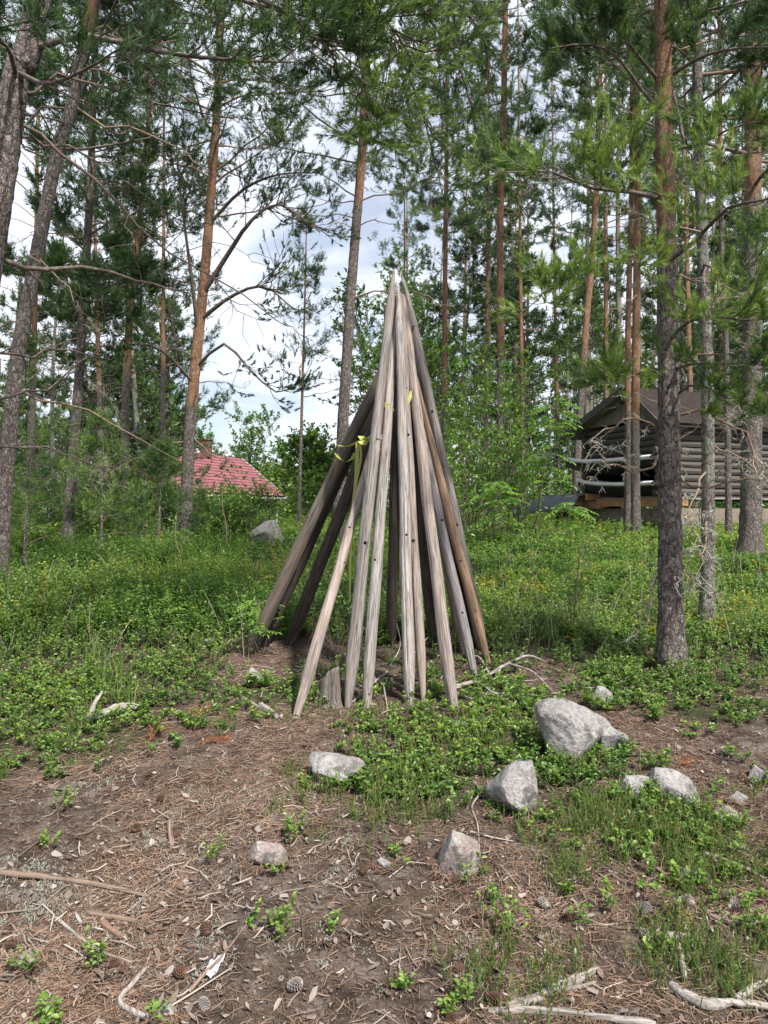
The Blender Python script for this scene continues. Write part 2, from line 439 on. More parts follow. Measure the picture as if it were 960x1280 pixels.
def rays(p, d, L, K, droop, rise, wig):
    """N curved twigs"""
    n = len(p); t = np.linspace(0, 1, K)[None, :, None]; L = L[:, None, None]
    P = p[:, None] + unit(d)[:, None] * L * t
    P[..., 2] += (-droop * t ** 2 + rise * t ** 3)[..., 0] * L[..., 0]
    w = np.cumsum(RNG.normal(0, 1, (n, K, 3)), 1) * wig * L / K ** .5; w[:, 0] = 0
    return P + w

# ------------------------------------------------------------------ low berry shrubs and grass (nobody could count them)
def shrub_plants(mb, x, y, h, nl, size, tint, wood_mb=None, spread=.07):
    """little upright bushes: nl leaves each round a few thin stems"""
    n = len(x)
    if n == 0: return
    z = terrain(x, y)
    base = np.stack([x, y, z], -1)
    h = np.broadcast_to(np.asarray(h, float), (n,)); tint = np.broadcast_to(np.asarray(tint, float), (n,)); size = np.broadcast_to(np.asarray(size, float), (n,))
    ns = 3
    off = RNG.normal(0, 1, (n, ns, 3)) * np.array([spread, spread, .0]); 
    top = base[:, None] + off + np.array([0, 0, 1.]) * (h[:, None] * RNG.uniform(.6, 1.1, (n, ns)))[..., None]
    st = RNG.integers(0, ns, (n, nl)); t = RNG.uniform(.25, 1.02, (n, nl))
    tops = np.take_along_axis(top, st[..., None].repeat(3, -1), 1)
    p = base[:, None] + (tops - base[:, None]) * t[..., None]
    az = RNG.uniform(0, 2 * PI, (n, nl)); el = RNG.uniform(-.1, .9, (n, nl))
    d = np.stack([np.cos(az) * np.cos(el), np.sin(az) * np.cos(el), np.sin(el)], -1)
    up = np.stack([RNG.normal(0, .35, (n, nl)), RNG.normal(0, .35, (n, nl)), np.ones((n, nl))], -1)
    L = size[:, None] * RNG.uniform(.7, 1.25, (n, nl))
    tt = np.clip(tint[:, None] + RNG.normal(0, .11, (n, nl)) + .34 * (t - .6), 0, 1)  # lit tops and shaded interior of each bush painted into the tint
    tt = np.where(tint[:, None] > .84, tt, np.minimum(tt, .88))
    leaves(mb, p.reshape(-1, 3), d.reshape(-1, 3), up.reshape(-1, 3), L.ravel(), (L * .6).ravel(), tt.ravel())
    if wood_mb is not None:
        P = np.stack([np.repeat(base, ns, 0), (base[:, None] * .45 + top * .55).reshape(-1, 3) + RNG.normal(0, .006, (n * ns, 3)), top.reshape(-1, 3)], 1)
        tubes(wood_mb, P, np.broadcast_to(np.array([.0016, .0013, .0008]), (n * ns, 3)), 3, .3)

def cover():
    mb = MB(); wd = MB()
    # near bank, 2 to 6 m
    x, y = wedge(9000, 2.0, 6.0, .8)
    v = veg(x, y); k = RNG.uniform(0, 1, len(x)) < v ** 1.6 * (.42 + .58 * sstep(-.13, .04, fbm(x * 2.8, y * 2.8, 96, 3))); x, y = x[k], y[k]
    tn = .5 + fbm(x * 2.1, y * 2.1, 70, 2) * .5 + RNG.normal(0, .07, len(x))
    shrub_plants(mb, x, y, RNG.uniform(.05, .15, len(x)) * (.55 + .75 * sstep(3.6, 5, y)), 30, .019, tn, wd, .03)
    # dense bank 5 to 10 m
    x, y = wedge(17500, 4.7, 10, 1.1)
    v = veg(x, y); k = RNG.uniform(0, 1, len(x)) < v ** 1.4 * (.06 + .94 * sstep(-.12, .05, fbm(x * 1.9, y * 1.9, 95, 3) + .12 * sstep(-.2, -1.4, x))); x, y = x[k], y[k]
    tn = .52 + fbm(x * 1.1, y * 1.1, 71, 3) * .9 + RNG.normal(0, .13, len(x))
    tn = tn + .38 * (RNG.uniform(0, 1, len(x)) < .06 * sstep(-1.5, 1., x))
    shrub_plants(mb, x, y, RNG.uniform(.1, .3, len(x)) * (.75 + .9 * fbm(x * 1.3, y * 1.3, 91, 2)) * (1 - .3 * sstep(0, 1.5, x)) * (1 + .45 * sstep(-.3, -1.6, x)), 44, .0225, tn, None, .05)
    # taller bilberry bushes standing out of the carpet, and their dead stems
    x, y = wedge(900, 4.9, 13, 1.1); k = RNG.uniform(0, 1, len(x)) < veg(x, y) * sstep(.0, .12, fbm(x * 1.2, y * 1.2, 97, 2)) * (.35 + .65 * sstep(.5, -1, x)); x, y = x[k], y[k]
    shrub_plants(mb, x, y, RNG.uniform(.25, .5, len(x)), 60, .026, RNG.normal(.66, .12, len(x)), wd, .09)
    x, y = wedge(1500, 4.4, 12, 1.1); z = terrain(x, y); b = np.stack([x, y, z], -1); h_ = RNG.uniform(.12, .45, len(x))
    dv = np.stack([RNG.normal(0, .35, len(x)), RNG.normal(0, .35, len(x)), np.ones(len(x))], -1)
    tubes(wd, rays(b, dv, h_, 4, .1, 0, .06), np.array([.0022, .0018, .0014, .0008])[None].repeat(len(x), 0), 3, np.clip(RNG.normal(.6, .25, len(x)), 0, 1))
    # 9 to 26 m
    x, y = wedge(13000, 9, 27, 1.2)
    tn = .54 + fbm(x * .6, y * .6, 72, 3) * .8 + RNG.normal(0, .08, len(x))
    tn = tn + .36 * (RNG.uniform(0, 1, len(x)) < .035)
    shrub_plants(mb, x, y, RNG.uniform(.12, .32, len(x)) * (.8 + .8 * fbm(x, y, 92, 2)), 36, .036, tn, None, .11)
    tag(mb.obj('berry_shrub_undergrowth', M['leaf']), 'low green bilberry and lingonberry shrubs carpeting the forest floor', 'undergrowth', kind='stuff')
    tag(wd.obj('undergrowth_twigs', M['twig']), 'thin brown stems under the low berry shrubs', 'twigs', kind='stuff')
cover()

def blades(mb, x, y, h, w, lean, tint, per=1, zoff=0.):
    n = len(x)
    if n == 0: return
    z = terrain(x, y) + zoff
    b = np.stack([x, y, z], -1)
    az = RNG.uniform(0, 2 * PI, n); dirv = np.stack([np.cos(az), np.sin(az), np.zeros(n)], -1)
    h = np.broadcast_to(h, (n,))[:, None]; ln = np.broadcast_to(lean, (n,))[:, None]
    s = np.stack([-np.sin(az + .6), np.cos(az + .6), np.zeros(n)], -1) * w / 2
    m1 = b + dirv * h * ln * .3 + np.array([0, 0, 1]) * h * .55
    tp = b + dirv * h * ln + np.array([0, 0, 1]) * h * (1 - .35 * ln)
    V = np.stack([b - s, b + s, m1 + s * .8, m1 - s * .8, tp], 1).reshape(-1, 3)
    o = (np.arange(n) * 5)[:, None]
    tt = np.repeat(np.clip(tint, 0, 1), 5)
    mb.add(V, o + np.array([[0, 1, 2, 3]]), tt); mb.F.append((o + np.array([[3, 2, 4]])) + mb.n - len(V))

def heath():
    # upright spiky crowberry and club moss shoots in the near patches, thin grass by the lower edge and in tall tufts at the bank
    mb = MB()
    for px, py, rx, ry, n in ((835, 1050, 110, 55, 1100), (500, 985, 75, 45, 650), (600, 930, 60, 30, 350), (700, 1050, 60, 50, 260), (890, 1200, 90, 60, 380), (640, 1225, 60, 50, 160), (70, 900, 120, 50, 500), (380, 1000, 40, 30, 60), (760, 1000, 60, 30, 200)):
        c = ground(px, py); ry_m = (ground(px, py - ry)[1] - ground(px, py + ry)[1]) / 2
        m = n // 14 + 1; q = RNG.integers(0, m, n); sd = RNG.uniform(.012, .045, m)
        x = c[0] + RNG.normal(0, .55, m)[q] * rx / F * c[1] + RNG.normal(0, 1, n) * sd[q]; y = c[1] + RNG.normal(0, .55, m)[q] * ry_m + RNG.normal(0, 1, n) * sd[q]
        z = terrain(x, y)
        p0 = np.stack([x, y, z - .005], -1)
        d = unit(np.stack([RNG.normal(0, .3, n), RNG.normal(0, .3, n), np.ones(n)], -1))
        L = RNG.uniform(.035, .095, n)
        needles(mb, p0, d, L, 34, .011, .0026, np.clip(.62 + RNG.normal(0, .16, n), 0, 1), (.35, .75))
    tag(mb.obj('crowberry_and_moss_shoots', M['grassb']), 'spiky upright green crowberry and moss shoots between the near stones', 'ground cover', kind='stuff')
    gb = MB()
    for px, py, rx, ry, n, h in ((140, 865, 16, 8, 42, .3), (118, 840, 10, 6, 24, .26), (165, 885, 16, 8, 30, .22), (890, 1215, 90, 50, 150, .07), (640, 1240, 60, 50, 60, .05), (820, 1060, 100, 40, 200, .07), (470, 1000, 70, 40, 90, .07), (200, 790, 120, 30, 400, .14), (690, 760, 90, 30, 350, .13), (60, 790, 100, 40, 300, .16), (450, 900, 90, 25, 200, .07)):
        c = ground(px, py); ry_m = max((ground(px, py - ry)[1] - ground(px, py + ry)[1]) / 2, .04)
        x = c[0] + RNG.normal(0, .55, n) * rx / F * c[1]; y = c[1] + RNG.normal(0, .55, n) * ry_m
        blades(gb, x, y, h * RNG.uniform(.5, 1.15, n), .0034 if h < .2 else .006, RNG.uniform(.1, .7, n), .55 + RNG.normal(0, .2, n))
    x, y = wedge(5000, 4.6, 16, 1.2); v = veg(x, y); k = RNG.uniform(0, 1, len(x)) < v * .8; x, y = x[k], y[k]
    blades(gb, x, y, RNG.uniform(.1, .3, len(x)), .005, RNG.uniform(.1, .8, len(x)), .5 + RNG.normal(0, .2, len(x)))
    tag(gb.obj('grass', M['grassb']), 'thin green grass blades among the low shrubs', 'grass', kind='stuff')
heath()

# ------------------------------------------------------------------ litter on the forest floor
def flat_sticks(mb, x, y, L, r, tint, lift=.004, bend=.1, S=3):
    n = len(x); az = RNG.uniform(0, 2 * PI, n)
    d = np.stack([np.cos(az), np.sin(az)], -1); s = np.stack([-d[:, 1], d[:, 0]], -1)
    ks = np.array([-.5, 0, .5]); P = []
    for i, k in enumerate(ks):
        off = RNG.normal(0, 1, n) * bend * L * (1 if i == 1 else 0)
        q = np.stack([x, y], -1) + d * (L * k)[:, None] + s * off[:, None]
        P.append(np.stack([q[:, 0], q[:, 1], terrain(q[:, 0], q[:, 1]) + lift + RNG.uniform(0, 1, n) * lift * 1.5], -1))
    tubes(mb, np.stack(P, 1), np.stack([r, r * .95, r * .6], -1), S, tint)

def litter():
    mb = MB()
    x, y = wedge(120000, 1.45, 5.4, 1.25)
    k = RNG.uniform(0, 1, len(x)) < (1 - .55 * veg(x, y)) * (.12 + .88 * sstep(-.14, .16, fbm(x * 2.6, y * 2.6, 55, 3))); x, y = x[k], y[k]
    n = len(x)
    flat_sticks(mb, x, y, RNG.uniform(.028, .062, n), np.full(n, .00095), np.clip(.48 + RNG.normal(0, .22, n) + fbm(x * 2, y * 2, 58, 3) * .6, 0, 1), .003, .12)
    tag(mb.obj('pine_needle_litter', M['litter']), 'fallen brown pine needles strewn over the bare forest floor', 'needle litter', kind='stuff')
    # bark flakes and dry leaves
    fb = MB()
    x, y = wedge(30000, 1.45, 6.0, 1.2); k = RNG.uniform(0, 1, len(x)) < (1 - .6 * veg(x, y)) * np.clip(.35 + 2.2 * fbm(x * 2.6, y * 2.6, 31, 3) + .3, .06, 1); x, y = x[k], y[k]
    n = len(x); sz = .0036 * np.exp(np.minimum(RNG.normal(0, .68, n), 1.5)); az = RNG.uniform(0, 2 * PI, n)
    asp = RNG.uniform(.35, .9, n)
    tilt = RNG.normal(0, .45, (n, 2))
    V = []
    for j in range(6):
        a = j * PI / 3; rr = RNG.uniform(.65, 1.2, n) * sz
        lx = np.cos(a) * rr * 1.25; ly = np.sin(a) * rr * asp
        wx = lx * np.cos(az) - ly * np.sin(az); wy = lx * np.sin(az) + ly * np.cos(az)
        V.append(np.stack([x + wx, y + wy, terrain(x, y) + .006 + wx * tilt[:, 0] + wy * tilt[:, 1] + RNG.normal(0, .12, n) * sz + sz * .2], -1))
    V = np.stack(V, 1).reshape(-1, 3); o = (np.arange(n) * 6)[:, None]
    fb.add(V, np.concatenate([o + np.array([[0, 1, 2, 3]]), o + np.array([[0, 3, 4, 5]])]), np.repeat(np.clip(RNG.normal(.5, .28, n), 0, 1), 6))
    tag(fb.obj('bark_flake_litter', M['flake']), 'small bark flakes and dry leaf scraps scattered over the soil', 'bark litter', kind='stuff')
    # twigs
    tb = MB()
    x, y = wedge(4600, 1.45, 5.6, 1.2); k = RNG.uniform(0, 1, len(x)) < (1 - .5 * veg(x, y)) * np.clip(.4 + 2 * fbm(x * 1.7, y * 1.7, 33, 3) + .35 * sstep(-.1, -.7, x) * sstep(3.2, 2.2, y), .05, 1) * 1.1; x, y = x[k], y[k]
    n = len(x)
    flat_sticks(tb, x, y, .045 * np.exp(RNG.normal(0, .6, n)), RNG.uniform(.001, .003, n), np.clip(RNG.normal(.55, .28, n), 0, 1), .006, .12, 5)
    tag(tb.obj('twig_litter', M['twig']), 'short dry twigs lying scattered over the brown soil', 'twigs', kind='stuff')
    # reindeer lichen crumbs
    lb = MB()
    cs = [(120, 985, 60, 20, 14), (300, 1000, 80, 20, 20), (20, 1090, 50, 20, 16), (40, 1130, 70, 30, 34), (240, 1180, 90, 40, 26), (390, 970, 60, 20, 12), (60, 1110, 60, 25, 26), (390, 0, 0, 0, 0), (330, 985, 90, 25, 26), (200, 1050, 60, 25, 18), (120, 1200, 60, 40, 18), (70, 1150, 60, 30, 14), (920, 1045, 40, 20, 8), (470, 1070, 120, 60, 10), (650, 1190, 80, 50, 12), (540, 1180, 300, 80, 22), (300, 1130, 90, 40, 10)]
    for px, py, rx, ry, n in cs:
        for _ in range(n):
            c = ground(px + random.gauss(0, .6) * rx, py + random.gauss(0, .6) * ry)
            m = random.randint(12, 30); s = random.uniform(.006, .018)
            p0 = c + RNG.normal(0, 1, (m, 3)) * np.array([s, s, .001]); p0[:, 2] = terrain(p0[:, 0], p0[:, 1])
            d = unit(RNG.normal(0, 1, (m, 3)) + np.array([0, 0, .8]))
            tubes(lb, np.stack([p0, p0 + d * s * .4, p0 + d * s * .7 + RNG.normal(0, s * .25, (m, 3))], 1), np.broadcast_to(np.array([.0013, .0013, .0007]), (m, 3)), 3, np.clip(RNG.normal(.5, .25, m), 0, 1))
    tag(lb.obj('reindeer_lichen', M['lichen']), 'pale grey reindeer lichen crumbs on the bare soil', 'lichen', kind='stuff')
litter()

# ------------------------------------------------------------------ stones
def stone_mesh(w, dp, h, seed, planes=16, rough=.05):
    import bmesh
    bm = bmesh.new(); bmesh.ops.create_icosphere(bm, subdivisions=5, radius=1)
    V = np.array([v.co[:] for v in bm.verts]); Fc = np.array([[v.index for v in f.verts] for f in bm.faces]); bm.free()
    r = np.random.default_rng(seed)
    for k in range(planes):
        n = r.normal(size=3); n /= np.linalg.norm(n); dd = r.uniform(.36, .74)
        q = V @ n; over = np.maximum(q - dd, 0); V = V - n * over[:, None] * .93
    s = seed % 50
    dsp = fbm(V[:, 0] * 1.7 + V[:, 2] * 1.3 + s, V[:, 1] * 1.7 - V[:, 2] + s, s, 4) * rough * 4 + fbm(V[:, 0] * 9 + V[:, 2] * 5, V[:, 1] * 9 - V[:, 2] * 7, s + 5, 4) * rough * 1.2
    V = V * (1 + dsp[:, None])
    V[:, 0] *= w / 2 / np.abs(V[:, 0]).max(); V[:, 1] *= dp / 2 / np.abs(V[:, 1]).max(); V[:, 2] *= h / 2 / np.abs(V[:, 2]).max()
    mb = MB(); mb.add(V, Fc); return mb

STONES = []
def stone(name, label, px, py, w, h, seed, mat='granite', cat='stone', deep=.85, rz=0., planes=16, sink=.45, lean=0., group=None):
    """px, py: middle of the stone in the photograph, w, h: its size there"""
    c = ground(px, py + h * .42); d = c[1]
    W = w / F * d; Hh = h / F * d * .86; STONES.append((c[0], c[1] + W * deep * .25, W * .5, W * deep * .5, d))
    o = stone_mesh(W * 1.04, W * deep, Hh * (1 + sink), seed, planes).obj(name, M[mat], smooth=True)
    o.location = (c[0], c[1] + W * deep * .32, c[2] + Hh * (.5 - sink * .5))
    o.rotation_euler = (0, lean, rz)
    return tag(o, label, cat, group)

stone('boulder', 'largest pale grey boulder with a pointed top, right of the pole tepee', 722, 914, 108, 88, 12, 'granite', 'boulder', lean=.25, planes=13)
stone('stone', 'small grey stone leaning against the right side of the largest boulder', 765, 930, 40, 46, 5)
stone('stone', 'broad grey stone with a flat face below the largest boulder', 652, 990, 78, 80, 23, 'granite', planes=14)
stone('stone', 'pinkish triangular stone standing alone on bare brown soil', 572, 1072, 60, 64, 231, 'pinkstone', planes=13)
stone('stone', 'flat grey stone with lichen below the left leg of the tepee', 416, 968, 78, 42, 8, 'granite')
stone('stone', 'oval pinkish stone half sunk in needles, left of centre', 331, 1073, 56, 34, 144, 'pinkstone', lean=-.3, planes=20)
stone('stone', 'long grey stone sloping to the right beside mossy shoots', 848, 988, 76, 46, 16, 'granite', lean=.4)
stone('stone', 'rounded grey stone half covered by shoots, left of the long sloping stone', 795, 990, 46, 38, 19)
stone('stone', 'small round pale stone on soil between the shrubs left of the tepee', 316, 848, 32, 26, 61)
stone('stone', 'small whitish stone peeking out of the shrubs behind the round pale stone', 261, 802, 26, 17, 62)
stone('stone', 'dull brownish stone just in front of the sharpened pole feet', 580, 911, 38, 20, 63, 'darkstone')
stone('stone', 'grey pointed stone among shrubs behind the largest boulder', 756, 872, 34, 32, 64, 'granite')
stone('stone', 'flat mossy stone in the shrubs behind the tepee on the right', 648, 765, 38, 18, 65, 'darkstone')
stone('boulder', 'big lichen covered boulder on the green slope below the red roofed house', 330, 672, 66, 54, 167, 'granite', 'boulder', lean=.3, planes=13)
stone('boulder', 'grey boulder half hidden behind the dark leaning poles', 390, 690, 42, 28, 67, 'darkstone', 'boulder')
stone('stone', 'grey mossy boulder lying behind the lichen covered thin pine', 935, 786, 36, 24, 68, 'darkstone')
stone('stone', 'small pale pebble under the flat lichen stone, beside the heather shoots', 482, 1083, 26, 24, 69, 'granite')
stone('stone', 'tan flat stone at the lower end of the row of small stones', 916, 1020, 38, 32, 70, 'pinkstone')
stone('stone', 'small rounded grey stone topping the row of small stones', 928, 999, 30, 20, 71)
stone('stone', 'pale stone on bare soil at the frame edge beside the row of small stones', 952, 971, 38, 24, 72)
stone('stone', 'flat dark grey stone sunk under the mossy shoots', 864, 1101, 34, 26, 73, 'darkstone')
stone('stone', 'pale pinkish stone among lichen and cones in the lower corner', 31, 1208, 32, 24, 74, 'pinkstone')
stone('stone', 'small grey square stone at the very bottom below the white scrap', 204, 1272, 30, 24, 75)
stone('stone', 'thumb sized whitish stone beside the orange dead sprigs', 247, 905, 18, 14, 76)
stone('stone', 'small pale stone above the loose weathered board', 944, 1158, 26, 18, 77, 'pinkstone')

def skirts():
    mb = MB(); lt = MB()
    for x0, y0, rx, ry, d in STONES:
        n = int(26 + 120 * rx); a = RNG.uniform(PI * .95, PI * 2.05, n); q = RNG.uniform(.95, 1.3, n)
        x = x0 + np.cos(a) * rx * q; y = y0 + np.sin(a) * ry * q
        k = RNG.uniform(0, 1, n) < np.clip(veg(x, y) * 1.1 + .04, 0, .85)
        shrub_plants(mb, x[k], y[k], RNG.uniform(.03, .1, k.sum()), 16, .018, .55 + RNG.normal(0, .1, k.sum()), None, .02)
        m = int(50 + 500 * rx); a = RNG.uniform(PI * .9, PI * 2.1, m); q = RNG.uniform(.9, 1.2, m); x = x0 + np.cos(a) * rx * q; y = y0 + np.sin(a) * ry * q
        flat_sticks(lt, x, y, RNG.uniform(.03, .06, m), np.full(m, .001), np.clip(RNG.normal(.4, .2, m), 0, 1), .01 , .12)
    tag(mb.obj('shoots_by_the_stones', M['leaf']), 'small green shoots growing up around the stones', 'undergrowth', kind='stuff')
    tag(lt.obj('needles_by_the_stones', M['litter']), 'brown needles heaped against the feet of the stones', 'needle litter', kind='stuff')
skirts()

# ------------------------------------------------------------------ the tepee of hay poles
CAM = np.array([0, 0, CAMZ])
def pole(label, base, top, wpx, col, holes=(), db=None, dt=4.15, sharp=True, tip=.55, bow=.006):
    if db is None: b = ground(*base)
    else: b = at(base[0], base[1], db); b[2] = min(b[2], tz(b[0], b[1]))
    b = b - np.array([0, 0, .03])
    t = at(top[0], top[1], dt)
    L = float(np.linalg.norm(t - b)); z = unit(t - b)
    mid = (b + t) / 2; y = CAM - mid; y = unit(y - z * (y @ z)); x = np.cross(y, z)
    r = wpx * .99 / F * ((b[1] + t[1]) / 2) / 2
    K = 72; S = 30; s = np.linspace(0, 1, K) * L
    tb = np.clip(s / .24, 0, 1)
    prof = (.62 + .38 * tb ** .8 if sharp else np.ones(K)) * (1 - .34 * s / L)
    prof = prof * np.where(s > L - .22, tip + (1 - tip) * np.clip((L - s) / .22, 0, 1), 1)
    sd = random.randint(0, 999)
    cen = np.stack([bow * np.sin(s / L * PI) * math.cos(sd) + .0015 * np.sin(s * 9 + sd), bow * np.sin(s / L * PI) * math.sin(sd) + .0015 * np.sin(s * 7 + sd), s], -1)
    th = np.arange(S) * 2 * PI / S
    nz = fbm(np.cos(th)[None] * 1.3 + sd + 0 * s[:, None], np.sin(th)[None] * 1.3 + s[:, None] * 3, 5, 3)
    nz2 = fbm(np.cos(th)[None] * 5 + sd + 0 * s[:, None], np.sin(th)[None] * 5 + s[:, None] * 1.5, 15, 2)
    R = r * prof[:, None] * (1 + .15 * nz + .12 * nz2)
    kr = np.random.default_rng(sd)
    for _ in range(kr.integers(2, 5)):                          # drying cracks
        a0 = kr.integers(0, S); z0 = kr.uniform(0, L * .8); ln = kr.uniform(.25, 1.1); dep = kr.uniform(.08, .17)
        w_ = np.clip((s - z0) / .08, 0, 1) * np.clip((z0 + ln - s) / .08, 0, 1)
        R[:, a0] *= 1 - dep * w_
    for _ in range(9):                                          # knots
        a0 = kr.uniform(0, 2 * PI); z0 = kr.uniform(.1, L); am = kr.uniform(.05, .14)
        da = (th - a0 + PI) % (2 * PI) - PI
        R *= 1 + am * np.exp(-(da / .38) ** 2)[None] * np.exp(-((s - z0) / .022) ** 2)[:, None]
    flat = 1 - .35 * (1 - tb)[:, None] * np.abs(np.cos(th + sd))[None] if sharp else 1.
    V = np.stack([cen[:, None, 0] + R * np.cos(th) * flat, cen[:, None, 1] + R * np.sin(th), np.broadcast_to(s[:, None], R.shape)], -1)
    V[-1, :, 2] += (np.cos(th + sd) * r * .5)
    V = V.reshape(-1, 3)
    i = np.arange(K - 1)[:, None]; j = np.arange(S)[None]
    q = np.stack([i * S + j, i * S + (j + 1) % S, (i + 1) * S + (j + 1) % S, (i + 1) * S + j], -1).reshape(-1, 4)
    mb = MB(); mb.add(V, q); 
    mb.F.append(np.arange(S)[::-1][None]); mb.F.append((np.arange(S) + (K - 1) * S)[None])
    mw = Matrix(((x[0], y[0], z[0], b[0]), (x[1], y[1], z[1], b[1]), (x[2], y[2], z[2], b[2]), (0, 0, 0, 1)))
    o = mb.obj('hay_pole', M['wood'], smooth=True)
    if holes:                                                   # peg holes bored right through
        cut = MB()
        for hy, ang, hr in holes:
            fr = (hy - base[1]) / (top[1] - base[1]); dd = b[1] + (t[1] - b[1]) * fr
            h = at(0, hy, dd)[2]; sz = (h - b[2]) / (t[2] - b[2]) * L
            dr = np.array([math.sin(ang), math.cos(ang), .06]); cz = np.array([0, 0, sz])
            c0 = np.array([np.interp(sz, s, cen[:, 0]), np.interp(sz, s, cen[:, 1]), sz])
            tubes(cut, np.stack([c0 - dr * .12, c0 + dr * .12]), np.array([hr, hr]), 12, .5, cap=True)
        co = cut.obj('drill', M['wood'])
        md = o.modifiers.new('b', 'BOOLEAN'); md.operation = 'DIFFERENCE'; md.solver = 'EXACT'; md.object = co
        bpy.context.view_layer.update()
        dg = bpy.context.evaluated_depsgraph_get()
        me = bpy.data.meshes.new_from_object(o.evaluated_get(dg))
        o.modifiers.clear(); old = o.data; o.data = me; bpy.data.meshes.remove(old); bpy.data.objects.remove(co)
    try: o.data.set_sharp_from_angle(angle=.7)
    except Exception: pass
    o.matrix_world = mw
    o.color = (*col, 1)
    return tag(o, label, 'wooden pole', 'poles leaning together into a tepee')

GREY = (.3, .281, .266); PALE = (.4, .378, .36); PINK = (.37, .325, .296); ORNG = (.34, .235, .168); DARK = (.088, .075, .066); BLUE = (.3, .286, .294); OLIVE = (.19, .165, .138)  # darkest tints: dark wood with the shade at the tepee's back mixed in
pole('olive grey pole leaning furthest out, outermost on the left of the tepee', (309, 812), (503, 412), 18, OLIVE, db=4.55, dt=4.35, holes=((650, .9, .008),))
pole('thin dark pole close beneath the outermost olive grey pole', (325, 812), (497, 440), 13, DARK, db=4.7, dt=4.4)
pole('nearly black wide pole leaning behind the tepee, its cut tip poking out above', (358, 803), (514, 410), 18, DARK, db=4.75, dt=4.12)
pole('slim pale pole whose foot stands lowest and furthest forward on the left', (367, 899), (489, 478), 15, PINK, holes=((661, .25, .006), (703, -.7, .006)), dt=4.32)
pole('tall front pole with the highest pointed tip and a yellow ribbon across', (434, 884), (493, 338), 17, GREY, holes=((680, -.2, .009),), dt=4.1, tip=.3)
pole('pale grey front pole with a split foot beside the stump', (457, 884), (496, 372), 16, PALE, holes=((701, .5, .0075),), dt=4.1, tip=.35)
pole('broad pale grey pole in the middle of the front with weathered foot', (512, 881), (498, 358), 16, PALE, holes=((670, -.2, .0065),), dt=4.06, tip=.35)
pole('narrow grey pole with black peg holes touching the broad middle pole', (530, 876), (502, 366), 12.5, PINK, holes=((487, .1, .009), (545, .1, .009), (677, .1, .01)), dt=4.08, tip=.5)
pole('brownish front pole with a long bright sharpened foot, right of the middle', (567, 886), (504, 372), 17, PINK, holes=((636, .9, .007),), dt=4.1, tip=.5)
pole('smooth bluish grey pole with a dark frayed foot', (597, 853), (512, 470), 14, BLUE, holes=((651, -.5, .008), (766, -.3, .006)), dt=4.1)
pole('orange brown pole standing in front of the outermost grey pole on the right', (613, 832), (510, 440), 13.5, ORNG, holes=((700, .1, .007),), dt=4.17)
pole('long grey pole forming the right outline of the tepee up to the top', (607, 822), (504, 350), 17, GREY, holes=((515, -.1, .009), (655, -.1, .01)), db=4.62, dt=4.2, tip=.35)
pole('short brown pole seen behind the bluish grey pole', (580, 812), (520, 470), 15, OLIVE, db=4.6, dt=4.28)
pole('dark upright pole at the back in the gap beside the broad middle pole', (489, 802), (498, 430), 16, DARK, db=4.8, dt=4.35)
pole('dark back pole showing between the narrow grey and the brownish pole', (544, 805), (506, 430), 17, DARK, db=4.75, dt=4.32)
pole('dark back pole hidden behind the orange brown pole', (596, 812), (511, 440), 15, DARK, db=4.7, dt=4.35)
pole('back pole showing only its thin tip left of the tall front pole', (520, 800), (480, 383), 11, OLIVE, db=4.85, dt=4.3, tip=.3)

def strip(mb, pts, w, tint, twist=0., nrm=None):
    pts = np.asarray(pts, float); K = len(pts)
    T = unit(np.gradient(pts, axis=0)); s = []
    for i in range(K):
        n = unit(CAM - pts[i]) if nrm is None else nrm[i]
        u = unit(np.cross(T[i], n)); v = np.cross(T[i], u); a = twist * i
        s.append(u * math.cos(a) + v * math.sin(a))
    s = np.array(s) * w / 2; off = np.cross(T, unit(s)) * .0008
    V = np.concatenate([pts - s, pts + s, pts + s + off, pts - s + off])
    i = np.arange(K - 1)
    Fc = np.concatenate([np.stack([i, i + 1, i + 1 + K, i + K], -1), np.stack([i + K * 2, i + 1 + K * 2, i + 1 + K * 3, i + K * 3], -1), np.stack([i + K, i + 1 + K, i + 1 + 2 * K, i + 2 * K], -1), np.stack([i + K * 3, i + 1 + K * 3, i + 1, i], -1)])
    mb.add(V, Fc, tint)

def curve_pts(ctrl, n):
    """smooth line through control points"""
    c = np.asarray(ctrl, float); k = len(c)
    c = np.concatenate([[2 * c[0] - c[1]], c, [2 * c[-1] - c[-2]]])
    u = np.linspace(0, k - 1, n); i = np.minimum(u.astype(int), k - 2); f = (u - i)[:, None]
    p0, p1, p2, p3 = c[i], c[i + 1], c[i + 2], c[i + 3]
    return .5 * (2 * p1 + (p2 - p0) * f + (2 * p0 - 5 * p1 + 4 * p2 - p3) * f ** 2 + (3 * p1 - p0 - 3 * p2 + p3) * f ** 3)

